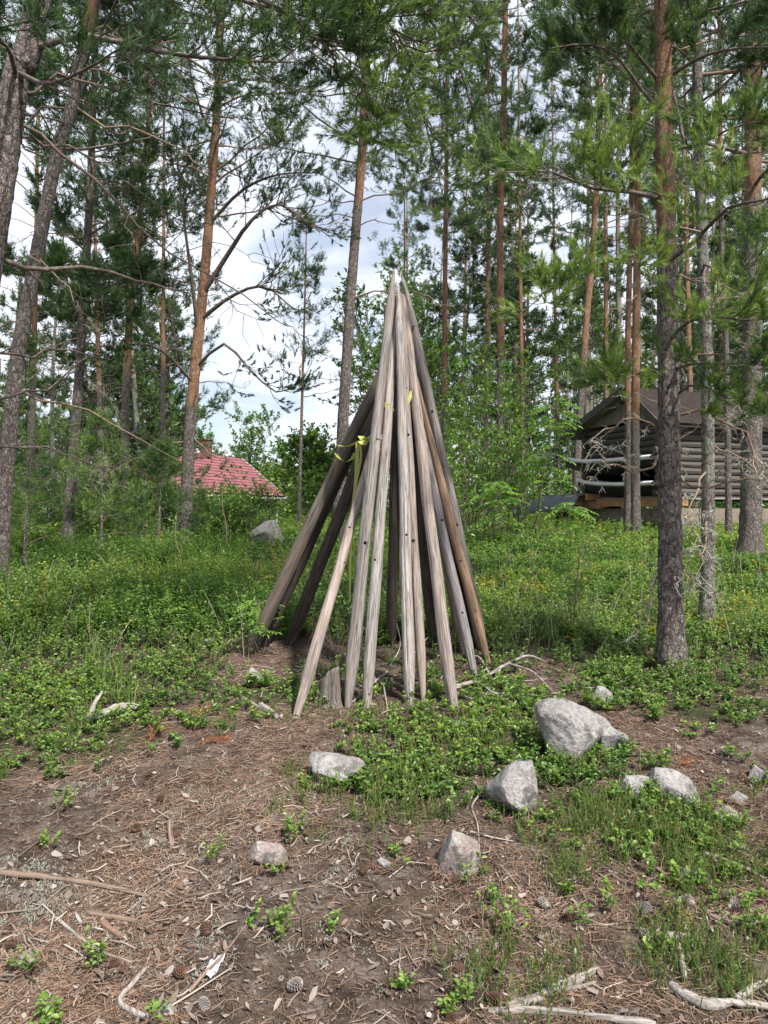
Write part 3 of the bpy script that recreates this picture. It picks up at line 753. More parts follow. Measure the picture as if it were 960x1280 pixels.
rb = thing('ribbon', 'yellow green ribbon tied round the olive grey pole with long hanging tail', 'ribbon', tuple(at(447, 552, 4.1)))
def rpart(name, px, d, w, tint, tw=0., n=24):
    mb = MB(); P = curve_pts([at(a, b, dd) for (a, b), dd in zip(px, d)], n); strip(mb, P - np.array(rb.location), w, tint, tw)
    return mb.obj(name, M['ribbon'], rb)
rpart('loop', [(420, 566), (424, 572), (432, 577), (440, 573), (444, 566)], [4.36, 4.29, 4.27, 4.29, 4.36], .024, .25)
rpart('loop', [(421, 556), (434, 558), (450, 551), (463, 547), (474, 548)], [4.36, 4.25, 4.05, 3.94, 3.9], .024, .75)
rpart('knot', [(449, 545), (456, 549), (463, 546), (458, 553), (449, 552)], [4.0, 3.98, 3.97, 3.96, 3.99], .026, .9, .4)
rpart('tail', [(447, 554), (446, 575), (445, 600), (441, 640), (438, 690), (437, 752)], [4.05, 4.06, 4.1, 4.16, 4.2, 4.24], .021, .65, .03, 40)
rpart('tail', [(450, 553), (451, 572), (446, 600), (443, 618)], [4.03, 4.05, 4.08, 4.12], .012, .5, .06)
sc2 = MB(); strip(sc2, curve_pts([at(476, 507, 3.99), at(481, 506, 3.955), at(487, 509, 3.96), at(491, 515, 3.97)], 14), .026, .7)
tag(sc2.obj('ribbon_scrap', M['ribbon']), 'short faded ribbon strip stuck across two front poles near the top', 'ribbon')
sc3 = MB(); strip(sc3, curve_pts([at(515, 489, 3.97), at(511, 500, 3.965), at(507, 508, 3.965), at(503, 517, 3.97)], 14), .02, .95, .05)
tag(sc3.obj('ribbon_scrap', M['ribbon']), 'pale twisted ribbon strip hanging on the narrow grey pole', 'ribbon')
# ------------------------------------------------------------------ trees
def along(P, t):
    """points and tangents at t (N,m) in 0..1 on N lines P (N,K,3)"""
    N_, K, _ = P.shape
    u = np.clip(t, 0, .9999) * (K - 1); i = u.astype(int); f = (u - i)[..., None]
    r = np.arange(N_)[:, None]
    a = P[r, i]; b = P[r, i + 1]
    return a + (b - a) * f, unit(b - a)

def turn(d, lo, hi, zj, flat=1.):
    """directions swung sideways off d by lo..hi radians, either side"""
    d = unit(d); a, b = perp(d)
    ang = RNG.uniform(lo, hi, d.shape[:-1]) ; ph = RNG.normal(0, zj, d.shape[:-1]) + np.where(RNG.uniform(size=d.shape[:-1]) < .5, 0, PI)
    return d * np.cos(ang)[..., None] + (a * np.cos(ph)[..., None] + b * np.sin(ph)[..., None]) * np.sin(ang)[..., None]

def foliate(wd, nd, P, R, L, ns=8, nt=5, n=16, nl=.055, nw=.003, tint=.42, t0=.3, sec=.36, ter=.22, dens=1., shoot=.12, wt=.4, S=4, jit=.1, spread=(.5, 1.05), lift=.45):
    """side twigs and needle shoots for branches that are already laid out (P (N,K,3))"""
    N_ = len(P)
    t = RNG.uniform(t0, 1, (N_, ns)) ** .85; p, tg = along(P, t)
    d = turn(tg, .45, 1.15, .45); L2 = L[:, None] * sec * (1.25 - .75 * t) * RNG.uniform(.6, 1.25, t.shape)
    P2 = rays(p.reshape(-1, 3), d.reshape(-1, 3), L2.ravel(), 4, .1, .28, .06)
    r2 = np.repeat(R[:, -2] * .75, ns)
    tubes(wd, P2, r2[:, None] * np.array([1, .8, .55, .3])[None], max(3, S - 1), wt)
    t = RNG.uniform(.25, 1, (len(P2), nt)); p, tg = along(P2, t)
    d = turn(tg, .3, 1., .7); d[..., 2] += .25
    L3 = ter * RNG.uniform(.45, 1.25, t.shape) * np.clip(L2.reshape(-1, 1) / .5, .45, 1.2)
    P3 = rays(p.reshape(-1, 3), d.reshape(-1, 3), L3.ravel(), 3, .02, .15, .05)
    tubes(wd, P3, np.repeat(r2, nt)[:, None] * np.array([.5, .38, .22])[None], 3, wt)
    # shoots at the ends of twigs
    tips = np.concatenate([P3[:, -1], P2[:, -1], P[:, -1], P3[:, 1]])
    dirs = np.concatenate([P3[:, -1] - P3[:, -2], P2[:, -1] - P2[:, -2], P[:, -1] - P[:, -2], turn(P3[:, 1] - P3[:, 0], .4, 1., 1.)])
    k = RNG.uniform(size=len(tips)) < dens; tips, dirs = tips[k], unit(dirs[k])
    dirs[:, 2] += RNG.uniform(0, lift, len(dirs)); dirs = unit(dirs)
    Ls = shoot * RNG.uniform(.6, 1.3, len(tips))
    cl = fbm(tips[:, 0] * 1.7 + tips[:, 2], tips[:, 1] * 1.7 - tips[:, 2], 77, 2) * .5
    needles(nd, tips - dirs * (Ls * .35)[:, None], dirs, Ls, n, nl, nw, np.clip(tint + cl + RNG.normal(0, jit, len(tips)), 0, 1), spread)

def trunk_line(base, path, d, H, n=40):
    """trunk centre line in world space from photograph points at depth d, going on up to height H above the base"""
    pts = [base] + [at(px, py, d) for px, py in path]
    a, b = pts[-2], pts[-1]
    if H > b[2] - base[2]:
        s = (b - a) / max(b[2] - a[2], .1); s[:2] *= .6
        pts.append(b + s * (H - (b[2] - base[2])) * .5); pts.append(b + s * (H - (b[2] - base[2])))
    return curve_pts(pts, n)

def radius(line, r0, taper=.78, flare=.45):
    h = line[:, 2] - line[0, 2]; q = h / h[-1]
    return r0 * (1 - taper * q) * (1 + flare * np.exp(-h / .22))

def pine(label, path, wpx, H, z0, nb, bl, d=None, base=None, orange=(3, 6), lichen=0., up=.25, seed=0, n=14, nl=.06, nw=.0045, ns=8, nt=5, dens=1.,
         tint=.42, group=None, boughs=(), dead=0, deadz=(.6, 4), zmax=None, sides=14, name='pine_tree', leaf_t0=.3, shape='pine', sec=.36, dl=(.4, 1.5), flare=.5, dry=()):
    """a Scots pine: trunk, bare and dead lower limbs, crown. path: trunk points in the photograph above the foot"""
    if base is not None and d is None: g0 = ground(*base); d = g0[1]
    elif base is not None: x = (base[0] - 480) / F * d; g0 = np.array([x, d, tz(x, d)])
    g0 = g0 - np.array([0, 0, .05])
    T = thing(name, label, 'pine tree', tuple(g0), 0, group)
    line = trunk_line(g0, path, d, H) - g0
    if d > 7: wpx = wpx * .84
    R = radius(line, wpx / F * d / 2, flare=flare)
    tb = MB(); h = line[:, 2]
    rough = .035
    fine = curve_pts(line, 150); hr = fine[:, 2]; Rf = np.interp(hr, h, R)
    tubes(tb, fine, Rf, sides, sstep(orange[0], orange[1], hr), rough=rough)
    tr = tb.obj('trunk', M['bark'], T, smooth=True); tr.color = (lichen, 0, 0, 1)
    wd = MB(); nd = MB()
    zt = h[-1]
    zs = z0 + (min(zt, zmax or zt) * .985 - z0) * np.sort(RNG.uniform(0, 1, nb))
    p = np.stack([np.interp(zs, h, line[:, k]) for k in range(3)], -1)
    az = np.arange(nb) * 2.4 + RNG.normal(0, .5, nb)
    q = (zs - z0) / max(zt - z0, .1)
    if shape == 'pine': Lb = bl * RNG.uniform(.55, 1.2, nb) * np.clip(.55 + 1.3 * q, 0, 1) * np.clip(1.45 - q * 1.15, .2, 1)
    else: Lb = bl * RNG.uniform(.7, 1.15, nb) * np.clip(1.05 - q, .08, 1)
    el = up + .5 * q + RNG.normal(0, .16, nb)
    dv = np.stack([np.cos(az) * np.cos(el), np.sin(az) * np.cos(el), np.sin(el)], -1)
    P = rays(p, dv, Lb, 7, .3, .32, .045)
    rb0 = np.clip(np.interp(zs, h, R) * .38, .004, .045) * np.clip(Lb / bl, .4, 1)
    RR = rb0[:, None] * np.linspace(1, .22, 7)[None]
    wt = np.where(zs > orange[1], .62, .35)
    tubes(wd, P, RR, 5, wt)
    foliate(wd, nd, P, RR, Lb, ns, nt, n, nl, nw, tint, leaf_t0, sec, dens=dens)
    for B in boughs:                                          # limbs traced singly: list of (px, py, depth)
        Q = curve_pts([at(*q) for q in B['p']], 9)[None] - g0
        L = np.linalg.norm(np.diff(Q[0], axis=0), axis=1).sum()
        RQ = np.linspace(B.get('r', .02), B.get('r', .02) * .25, 9)[None]
        tubes(wd, Q, RQ, 7, B.get('wt', .35))
        if B.get('ns', 14): foliate(wd, nd, Q, RQ, np.array([L]), B.get('ns', 14), max(4, B.get('nt', 7) - 2), int(B.get('n', 40) * 1.35), B.get('nl', .05), B.get('nw', .0036), B.get('tint', .5), B.get('t0', .2), B.get('sec', .34), ter=B.get('ter', .2), shoot=B.get('shoot', .09), jit=.14, spread=(.3, .85), lift=.8, dens=.85)
    wd.obj('boughs', M['branch'], T, smooth=True)
    nd.obj('crown', M['needle'], T)
    if dead or dry:
        lm = MB()
        for k in range(dead):
            dm = MB(); dead_limbs(dm, lm, line, h, R, 1, deadz, dl, lichen); dm.obj('dead_branch', M['branch'], T, smooth=True)
        for B in dry:
            dm = MB(); Q = curve_pts([at(*q) for q in B['p']], 10)[None] - g0
            Q[0, 1:-1] += RNG.normal(0, .012, (8, 3))
            L = np.linalg.norm(np.diff(Q[0], axis=0), axis=1).sum()
            RQ = np.linspace(B.get('r', .012), .003, 10)[None]
            tubes(dm, Q, RQ, 5, B.get('wt', .6)); forks(dm, lm, Q, RQ, np.array([L]), max(3, B.get('ns', 9) * 2 // 3), lichen)
            dm.obj('dead_branch', M['branch'], T, smooth=True)
        if lm.n: lm.obj('lichen', M['lichen'], T)
    return T

def forks(dm, lm, P, RR, L, ns, lichen):
    t = RNG.uniform(.2, 1, (len(P), ns)); p, tg = along(P, t); d = turn(tg, .4, 1.2, .9)
    L2 = (L[:, None] * .34 * RNG.uniform(.3, 1.2, t.shape)).ravel()
    P2 = rays(p.reshape(-1, 3), d.reshape(-1, 3), L2, 5, .2, .1, .13)
    tubes(dm, P2, np.broadcast_to(np.array([.0038, .003, .0024, .0018, .001]), (len(P2), 5)), 3, .85 if lichen > .3 else .4)
    t = RNG.uniform(.3, 1, (len(P2), 3)); p, tg = along(P2, t); d = turn(tg, .4, 1.2, .9)
    P3 = rays(p.reshape(-1, 3), d.reshape(-1, 3), np.repeat(L2 * .4, 3), 4, .25, 0., .15)
    tubes(dm, P3, np.broadcast_to(np.array([.0022, .0018, .0014, .0008]), (len(P3), 4)), 3, .9 if lichen > .3 else .35)
    if lichen > .3:
        for PP, m in ((P2, 16), (P3, 8), (P, 12)):
            t = RNG.uniform(.1, 1, (len(PP), m)); p, tg = along(PP, t); p = p.reshape(-1, 3)
            k = RNG.uniform(size=len(p)) < lichen * .8; p = p[k]
            dd = unit(RNG.normal(0, 1, p.shape) + np.array([0, 0, -.7]))
            s = RNG.uniform(.012, .045, len(p))[:, None]
            tubes(lm, np.stack([p, p + dd * s * .5, p + dd * s + RNG.normal(0, .008, p.shape)], 1), np.broadcast_to(np.array([.0026, .0022, .0008]), (len(p), 3)), 3, np.clip(RNG.normal(.5, .25, len(p)), 0, 1))

def dead_limbs(dm, lm, line, h, R, nd_, zr, dl, lichen):
    zs = RNG.uniform(zr[0], zr[1], nd_); p = np.stack([np.interp(zs, h, line[:, k]) for k in range(3)], -1)
    az = RNG.uniform(0, 2 * PI, nd_); el = RNG.normal(-.05, .25, nd_)
    dv = np.stack([np.cos(az) * np.cos(el), np.sin(az) * np.cos(el), np.sin(el)], -1)
    L = RNG.uniform(dl[0], dl[1], nd_)
    P = rays(p, dv, L, 8, .35, .1, .09)
    RR = np.clip(.006 + .004 * L, .005, .014)[:, None] * np.linspace(1, .25, 8)[None]
    tubes(dm, P, RR, 5, .6)
    forks(dm, lm, P, RR, L, 7, lichen)

# --- pines near the clearing
B = lambda *p, **k: dict(p=p, **k)
pine('thick pine with grey flaking bark, right of the tepee beside the cabin', [(838, 720), (836, 500), (832, 250), (829, 80)], 30, 8.2, 3.3, 40, 1.5, base=(840, 838), orange=(1.9, 3.1), lichen=.35, n=30, nl=.055, nw=.0028, tint=.38, sides=28, seed=1, sec=.34, flare=.5, leaf_t0=.25, ns=9,
     boughs=[B((832, 300, 4.28), (790, 318, 3.9), (745, 330, 3.7), (700, 345, 3.6), (672, 375, 3.5), r=.013, tint=.78, ns=12),
             B((832, 250, 4.28), (790, 240, 4.0), (740, 235, 3.8), (690, 215, 3.7), (655, 215, 3.6), r=.014, tint=.76, ns=15),
             B((832, 330, 4.28), (870, 300, 3.8), (910, 260, 3.5), (955, 250, 3.3), (1010, 230, 3.2), r=.013, tint=.8, ns=14),
             B((836, 430, 4.28), (850, 410, 4.0), (880, 395, 3.8), (930, 400, 3.6), (985, 395, 3.5), r=.012, tint=.78, ns=14),
             B((838, 500, 4.28), (870, 480, 4.0), (915, 500, 3.8), (965, 510, 3.6), r=.009, tint=.6, ns=11),
             B((838, 480, 4.28), (815, 462, 4.1), (790, 470, 3.9), (760, 478, 3.8), r=.007, tint=.62, ns=8),
             B((838, 465, 4.28), (862, 455, 4.0), (905, 455, 3.8), (960, 450, 3.6), r=.010, tint=.55, ns=9),
             B((831, 250, 4.28), (855, 215, 4.3), (850, 150, 4.35), (835, 90, 4.4), (835, 10, 4.4), r=.016, wt=.5, tint=.42, ns=12, t0=.55),
             B((831, 145, 4.28), (800, 110, 4.1), (775, 75, 4.0), (740, 55, 3.9), (690, 60, 3.8), r=.012, wt=.4, tint=.36, ns=15),
             B((831, 110, 4.28), (790, 60, 4.0), (760, 10, 3.8), (720, -30, 3.7), r=.012, wt=.4, tint=.36, ns=15),
             B((830, 100, 4.28), (880, 70, 4.0), (930, 60, 3.8), (990, 60, 3.7), r=.012, wt=.4, tint=.4, ns=15),
             B((830, 60, 4.28), (870, 20, 4.0), (920, 5, 3.8), (980, -10, 3.7), r=.011, wt=.4, tint=.4, ns=14),
             B((830, 190, 4.28), (875, 180, 3.9), (915, 160, 3.7), (960, 150, 3.6), r=.010, wt=.4, tint=.5, ns=13)],
     dead=5, deadz=(1.2, 2.4), dl=(.3, .8),
     dry=[B((832, 545, 4.28), (800, 525, 4.2), (770, 530, 4.1), (735, 555, 4.0), r=.008), B((833, 560, 4.28), (800, 590, 4.1), (770, 585, 4.0), (745, 560, 3.9), r=.007),
          B((845, 600, 4.25), (880, 610, 4.0), (920, 595, 3.9), (965, 600, 3.8), r=.007), B((843, 520, 4.25), (885, 515, 4.1), (930, 545, 4.0), (950, 590, 3.95), r=.009),
          B((845, 690, 4.25), (865, 720, 4.1), (890, 735, 4.0), r=.005), B((835, 700, 4.25), (815, 740, 4.2), (810, 780, 4.15), r=.005)])
pine('thin pine crusted with pale lichen, just right of the thick grey pine', [(885, 640), (884, 480), (878, 300), (873, 150)], 17, 9.5, 2.66, 39, 1.21, base=(883, 792), orange=(6, 9), lichen=.75, n=24, nw=0.0049, tint=.42, sides=18,
     dead=9, deadz=(.8, 3.2), dl=(.3, .9), boughs=[B((879, 330, 5.0), (905, 340, 4.7), (940, 355, 4.5), (975, 350, 4.4), r=.009, tint=.55, ns=10)])
pine('stout brown pine standing at the right frame edge in front of the cabin', [(940, 500), (941, 320), (941, 180), (941, 40)], 31, 15, 3.85, 61, 2.31, base=(938, 700), orange=(3.4, 5.2), lichen=.3, n=18, nw=0.0081, tint=.42, sides=20, dead=7, deadz=(1.5, 4.5))
pine('straight thin pine, the left one of the pair rising in front of the cabin porch', [(785, 560), (785, 420), (789, 260), (790, 100)], 10.5, 14, 5.92, 46, 1.65, d=12.0, base=(784, 666), orange=(1.2, 3.), n=16, nw=0.0095, nl=.07, dead=5, deadz=(2, 6))
pine('straight pine, the right and thicker one of the pair in front of the cabin porch', [(794, 560), (795, 420), (797, 260), (796, 100)], 14, 14, 5.55, 50, 1.76, d=11.7, base=(795, 668), orange=(1., 2.8), n=16, nw=0.0095, nl=.07, dead=5, deadz=(2, 6), lichen=.2)
pine('dim slender pine between the lichen crusted pine and the stout edge pine', [(910, 560), (907, 420), (902, 300), (900, 120)], 10, 13, 4.81, 46, 1.65, d=11, base=(911, 665), orange=(4, 7), n=16, nw=0.0095, nl=.07, lichen=.3, dead=6, deadz=(1, 5))
pine('tall orange stemmed pine between the tepee and the cabin roof', [(722, 570), (733, 400), (742, 300), (750, 110)], 13, 15, 5.92, 64, 2.09, d=16.5, base=(719, 640), orange=(2.5, 5), n=14, nw=0.0121, nl=.08)
pine('tall bright orange pine standing right behind the green thicket', [(626, 490), (625, 300), (629, 150), (632, 0)], 13.5, 17, 6.96, 61, 2.09, d=13, base=(622, 650), orange=(2.2, 4), n=14, nw=0.0108, nl=.075, dead=9, deadz=(4, 9.5))
pine('narrow red brown pine rising close behind the tepee on the right', [(556, 540), (556, 400), (558, 200), (560, 0)], 9.5, 17, 6.07, 61, 1.87, d=15, base=(557, 650), orange=(2., 3.4), n=14, nw=0.0108, nl=.075, dead=6, deadz=(4, 8))
pine('tall pine with grey lower and orange upper stem, directly left of the tepee tip', [(428, 540), (440, 350), (453, 180), (459, 20)], 18, 14, 4.44, 72, 2.53, d=9.6, base=(421, 680), orange=(3.6, 5.4), n=18, nw=0.0074, tint=.4, dead=7, deadz=(3.2, 6), lichen=.3, sides=20)
pine('glowing orange pine with a crooked stem standing before the red roofed house', [(236, 560), (243, 470), (257, 330), (266, 210), (272, 120)], 19, 11.5, 4.14, 61, 2.20, d=9.4, base=(230, 672), orange=(1.3, 2.6), n=21, nw=0.0068, tint=.36, sides=20, lichen=.1,
     boughs=[B((252, 370, 9.4), (290, 310, 9.2), (315, 275, 9), (350, 255, 9), (400, 290, 8.8), r=.035, ns=16, nt=6, n=26, nw=.0075, sec=.4, tint=.3, ter=.3),
             B((250, 400, 9.4), (290, 370, 9.2), (330, 358, 9), (365, 385, 8.9), r=.03, ns=14, nt=6, n=26, nw=.0075, sec=.42, tint=.3, ter=.3),
             B((244, 460, 9.4), (280, 430, 9.2), (310, 460, 9), (345, 490, 8.9), (372, 480, 8.8), r=.022, ns=14, nt=6, n=26, nw=.0075, tint=.3, ter=.3, sec=.4),
             B((248, 420, 9.4), (240, 350, 9.2), (228, 260, 9), (220, 180, 8.9), r=.03, ns=12, nt=6, n=26, nw=.0075, tint=.34, t0=.5, ter=.3),
             B((243, 480, 9.4), (205, 440, 9.0), (170, 430, 8.8), (140, 450, 8.7), r=.02, ns=14, nt=6, n=26, nw=.0075, tint=.34, ter=.3, sec=.4),
             B((262, 280, 9.4), (300, 240, 9.2), (340, 220, 9), (380, 215, 9), r=.025, ns=14, nt=6, n=26, nw=.0075, tint=.3, ter=.3, sec=.4)], dead=6, deadz=(1.5, 4))
pine('leaning brown pine behind the edge tree, its stem slanting to the upper right', [(18, 480), (42, 340), (72, 190), (105, 60)], 20, 12, 3.70, 82, 2.42, d=6.4, base=(-4, 705), orange=(3.4, 6), lichen=.25, n=27, nw=0.0070, tint=.38, sides=22, dead=9, deadz=(1.6, 5), dl=(.5, 1.5))
pine('dark slender pine with bare lower stem on the green slope, left side', [(90, 590), (99, 470), (105, 360), (112, 250)], 17, 9, 2.66, 82, 1.43, d=8.6, base=(82, 694), orange=(5, 8), n=20, nw=0.0088, tint=.36, dead=14, deadz=(.9, 4), dl=(.4, 1.2), lichen=.4)
pine('pale stemmed pine between the dark slender pine and the glowing orange pine', [(156, 560), (160, 430), (172, 300), (183, 190)], 14, 11, 4.07, 86, 1.98, d=12.5, base=(152, 662), orange=(1.5, 4), n=17, nw=0.0109, tint=.36, dead=8, deadz=(1.5, 6))
pine('small bushy young pine at the frame edge left of the dark slender pine', [(34, 600), (36, 520)], 5, 2.3, .3, 24, .75, d=6.9, base=(30, 700), orange=(8, 9), n=14, nw=.005, tint=.62, dens=.55, shape='cone', ns=6, nt=5, name='young_pine')
pine('small grey green young pine between the dark slender pine and the bush', [(128, 610), (129, 560)], 5, 1.7, .3, 20, .65, d=8.2, base=(126, 690), orange=(8, 9), n=14, nw=.006, tint=.58, dens=.55, shape='cone', ns=6, nt=5, name='young_pine')
pine('dark bushy young pine screening the left end of the red roof', [(200, 610), (201, 560)], 6, 1.1, .2, 22, .8, d=9.0, base=(198, 672), orange=(8, 9), n=14, nw=.0065, tint=.45, dens=.6, shape='cone', ns=6, nt=5, name='young_pine')
pine('sparse young pine with thin stem standing alone against the sky', [(376, 560), (379, 450), (382, 340)], 6, 5.9, 2.2, 34, 1.0, d=13.5, base=(373, 664), orange=(1, 3), n=13, nw=0.0081, tint=.36, shape='cone', ns=5, nt=4, dens=.8, name='young_pine')
pine('huge trunk leaning in at the upper left corner with boughs over the clearing', [(-30, 420), (8, 180), (22, 90), (52, -20)], 42, 9.5, 4.7, 16, 1.6, d=3.5, base=(-112, 850), orange=(3.4, 6), lichen=.15, n=32, nl=.055, nw=.0028, tint=.34, sides=28, name='pine_tree', up=.1,
     boughs=[B((45, 60, 3.5), (110, 45, 3.4), (200, 65, 3.4), (290, 75, 3.4), (370, 78, 3.5), r=.017, wt=.3, tint=.34, ns=18, nt=6, n=30),
             B((55, -20, 3.5), (150, -30, 3.4), (260, -20, 3.4), (350, 10, 3.5), (425, 75, 3.6), r=.02, wt=.3, tint=.42, ns=22, nt=8, n=34),
             B((55, -40, 3.5), (200, -60, 3.6), (350, -50, 3.7), (470, 10, 3.8), (520, 85, 3.9), r=.02, wt=.3, tint=.68, ns=26, nt=10, n=40),
             B((60, -60, 3.5), (220, -90, 3.8), (400, -40, 3.9), (445, 60, 3.9), (465, 150, 3.9), r=.02, wt=.3, tint=.7, ns=26, nt=10, n=40),
             B((55, -30, 3.5), (180, -20, 3.5), (300, 0, 3.6), (380, 20, 3.7), (410, 30, 3.7), r=.015, wt=.3, tint=.45, ns=18, nt=8, n=36),
             B((60, -60, 3.5), (220, -110, 4.0), (420, -70, 4.1), (560, -10, 4.2), (610, 60, 4.3), r=.02, wt=.3, tint=.4, ns=20, nt=7, n=32),
             B((60, -60, 3.5), (250, -80, 4.2), (420, -20, 4.5), (510, 90, 4.6), (545, 210, 4.6), r=.02, wt=.3, tint=.6, ns=24, nt=9, n=36),
             B((60, -60, 3.5), (260, -100, 4.4), (460, -50, 4.8), (570, 70, 4.9), (600, 200, 4.9), r=.02, wt=.3, tint=.5, ns=24, nt=9, n=34),
             B((22, 90, 3.5), (60, 105, 3.2), (110, 85, 3.1), (150, 60, 3.0), r=.012, wt=.3, tint=.3, ns=10, nt=6, n=30),
             B((20, 95, 3.5), (10, 60, 3.2), (-10, 40, 3.1), (60, 20, 3.0), r=.012, wt=.3, tint=.3, ns=12, nt=6, n=30)],
     dry=[B((-20, 330, 3.6), (40, 333, 3.7), (120, 338, 3.8), (190, 352, 3.9), (236, 366, 4.0), r=.016, wt=.3, ns=8), B((14, 150, 3.5), (75, 190, 3.6), (140, 245, 3.7), (190, 300, 3.8), (270, 345, 3.9), (345, 400, 4.0), r=.010, wt=.3, ns=12),
          B((18, 120, 3.5), (100, 100, 3.6), (200, 130, 3.7), (290, 148, 3.8), r=.009, wt=.3, ns=12), B((10, 170, 3.5), (60, 175, 3.6), (130, 205, 3.8), (210, 270, 4.0), r=.009, wt=.3, ns=10),
          B((-60, 420, 3.6), (20, 445, 3.8), (70, 440, 4.0), (140, 450, 4.2), r=.009, wt=.3, ns=12), B((-70, 520, 3.8), (10, 500, 4.0), (80, 470, 4.2), (135, 425, 4.4), r=.010, wt=.3, ns=12),
          B((-60, 580, 3.9), (30, 560, 4.1), (100, 575, 4.2), (150, 590, 4.4), r=.008, wt=.3, ns=14)])
# --- pines further in
FARP = [('thin dark pine stem rising between the two orange pines behind the tepee', 655, 21, 8, 15, 7, .2), ('slender reddish pine stem seen just left of the tall orange stemmed pine', 699, 24, 7, 16, 7, .3), ('dim brown pine left of the tall bright orange pine', 607, 23, 8, 16, 8, .35),
        ('pale thin pine directly above the cabin roof', 758, 20, 9, 15, 7.5, .3), ('tall dim pine far behind the thick grey pine', 866, 19, 10, 15, 7, .35), ('small dark pine far behind the narrow red brown pine', 575, 30, 7, 17, 7, .3),
        ('tall dim pine at the back between cabin roof and frame edge', 905, 24, 9, 16, 6, .35), ('brown pine far behind the leaning edge pines, left side', 38, 15, 11, 11, 5, .3), ('thin pine far left behind the dark slender pine', 128, 19, 9, 12, 5, .32),
        ('grey thin pine between the pale stemmed pine and the glowing orange pine', 203, 16, 9, 10.5, 5, .3), ('short dark pine far behind the pole tips, left of the sky gap', 505, 26, 8, 12, 5, .3)]
for lab, px, dd, w, H, z0, tn in FARP:
    lean = random.uniform(-8, 8)
    pine(lab, [(px + lean * .4, 520), (px + lean, 350)], w, H, z0 * .75, 40, 1.9, d=dd, base=(px, 645), orange=(2, 5), n=9, nw=.013, nl=.1, ns=7, nt=4, tint=tn, sides=10, dead=5, deadz=(2, 6), seed=px)

def far_woods():
    """the closed wood behind, too dense to count: real trees, merged"""
    tb = MB(); wd = MB(); nd = MB()
    spots = []
    for _ in range(105):
        y = 22 + 42 * random.random() ** 1.3; x = random.uniform(.0, .62) * y + random.uniform(-1, 3); spots.append((x, y, random.uniform(9, 17), .4))
    for _ in range(46):
        y = random.uniform(20, 50); x = -random.uniform(.28, .66) * y; spots.append((x, y, random.uniform(6, 11.5), .34))
    for _ in range(40):
        y = random.uniform(62, 100); x = random.uniform(-.3, .05) * y; spots.append((x, y, random.uniform(7, 10), .4))
    for x, y, H, tn in spots:
        z = tz(x, y); n = 26
        line = np.array([[x, y, z - .1], [x + random.gauss(0, .2), y, z + H * .5], [x + random.gauss(0, .3), y, z + H]]); line = curve_pts(line, 8)
        r = random.uniform(.07, .13)
        tubes(tb, line, r * np.linspace(1, .25, 8), 7, sstep(3, 6, line[:, 2] - z))
        spruce = random.random() < .5
        z0 = H * (.06 if spruce else random.uniform(.15, .4)); nb = 42 if spruce else 32
        zs = z0 + (H * .98 - z0) * RNG.uniform(0, 1, nb); q = (zs - z0) / (H - z0)
        p = np.stack([np.interp(zs + z, line[:, 2], line[:, k]) for k in range(2)] + [zs + z], -1)
        az = RNG.uniform(0, 2 * PI, nb); el = (-.15 if spruce else .2) + .4 * q + RNG.normal(0, .15, nb)
        L = (1.7 if spruce else 1.9) * RNG.uniform(.6, 1.2, nb) * (np.clip(1.05 - q, .1, 1) if spruce else np.clip(1.3 - q, .2, 1))
        dv = np.stack([np.cos(az) * np.cos(el), np.sin(az) * np.cos(el), np.sin(el)], -1)
        P = rays(p, dv, L, 4, .25, .25, .05); RR = (.018 * np.linspace(1, .3, 4))[None].repeat(nb, 0)
        tubes(wd, P, RR, 3, .4)
        foliate(wd, nd, P, RR, L, 5, 3, 10, .15, .03, tn + random.gauss(0, .06), .2, .36, shoot=.2, S=4, dens=.85)
    root = tag(tb.obj('far_woods', M['bark'], smooth=True), 'dense dark wood of pines and spruces closing the view behind', 'woods', kind='stuff')
    wd.obj('boughs', M['branch'], root); nd.obj('crown', M['needle'], root)
    ub = MB(); n = 900
    y = 17 + 40 * RNG.uniform(0, 1, n); x = RNG.uniform(-.64, .64, n) * y; k = ~((x < -1) & (x > -.3 * y) & (y > 26)); x, y = x[k], y[k]; n = len(x)
    h = RNG.uniform(.8, 2.6, n) * np.where(x < 0, .6, 1.)
    m = 150; a = RNG.uniform(0, 2 * PI, (n, m)); t = RNG.uniform(0, 1, (n, m)); rr = RNG.uniform(0, .75, (n, m)) * np.sin(np.clip(t * .8 + .15, 0, 1) * PI)
    q = np.stack([x[:, None] + np.cos(a) * rr, y[:, None] + np.sin(a) * rr, terrain(x, y)[:, None] + t * h[:, None]], -1)
    dd = np.stack([np.cos(a), np.sin(a), RNG.normal(0, .5, (n, m))], -1); L = RNG.uniform(.07, .15, (n, m)).ravel()
    leaves(ub, q.reshape(-1, 3), dd.reshape(-1, 3), np.array([0, 0, 1.]) + RNG.normal(0, .4, (n * m, 3)), L, L * .6, np.clip(np.repeat(RNG.normal(.45, .14, n), m) + RNG.normal(0, .1, n * m), 0, .9))
    ub.obj('understory', M['leaf'], root)
far_woods()

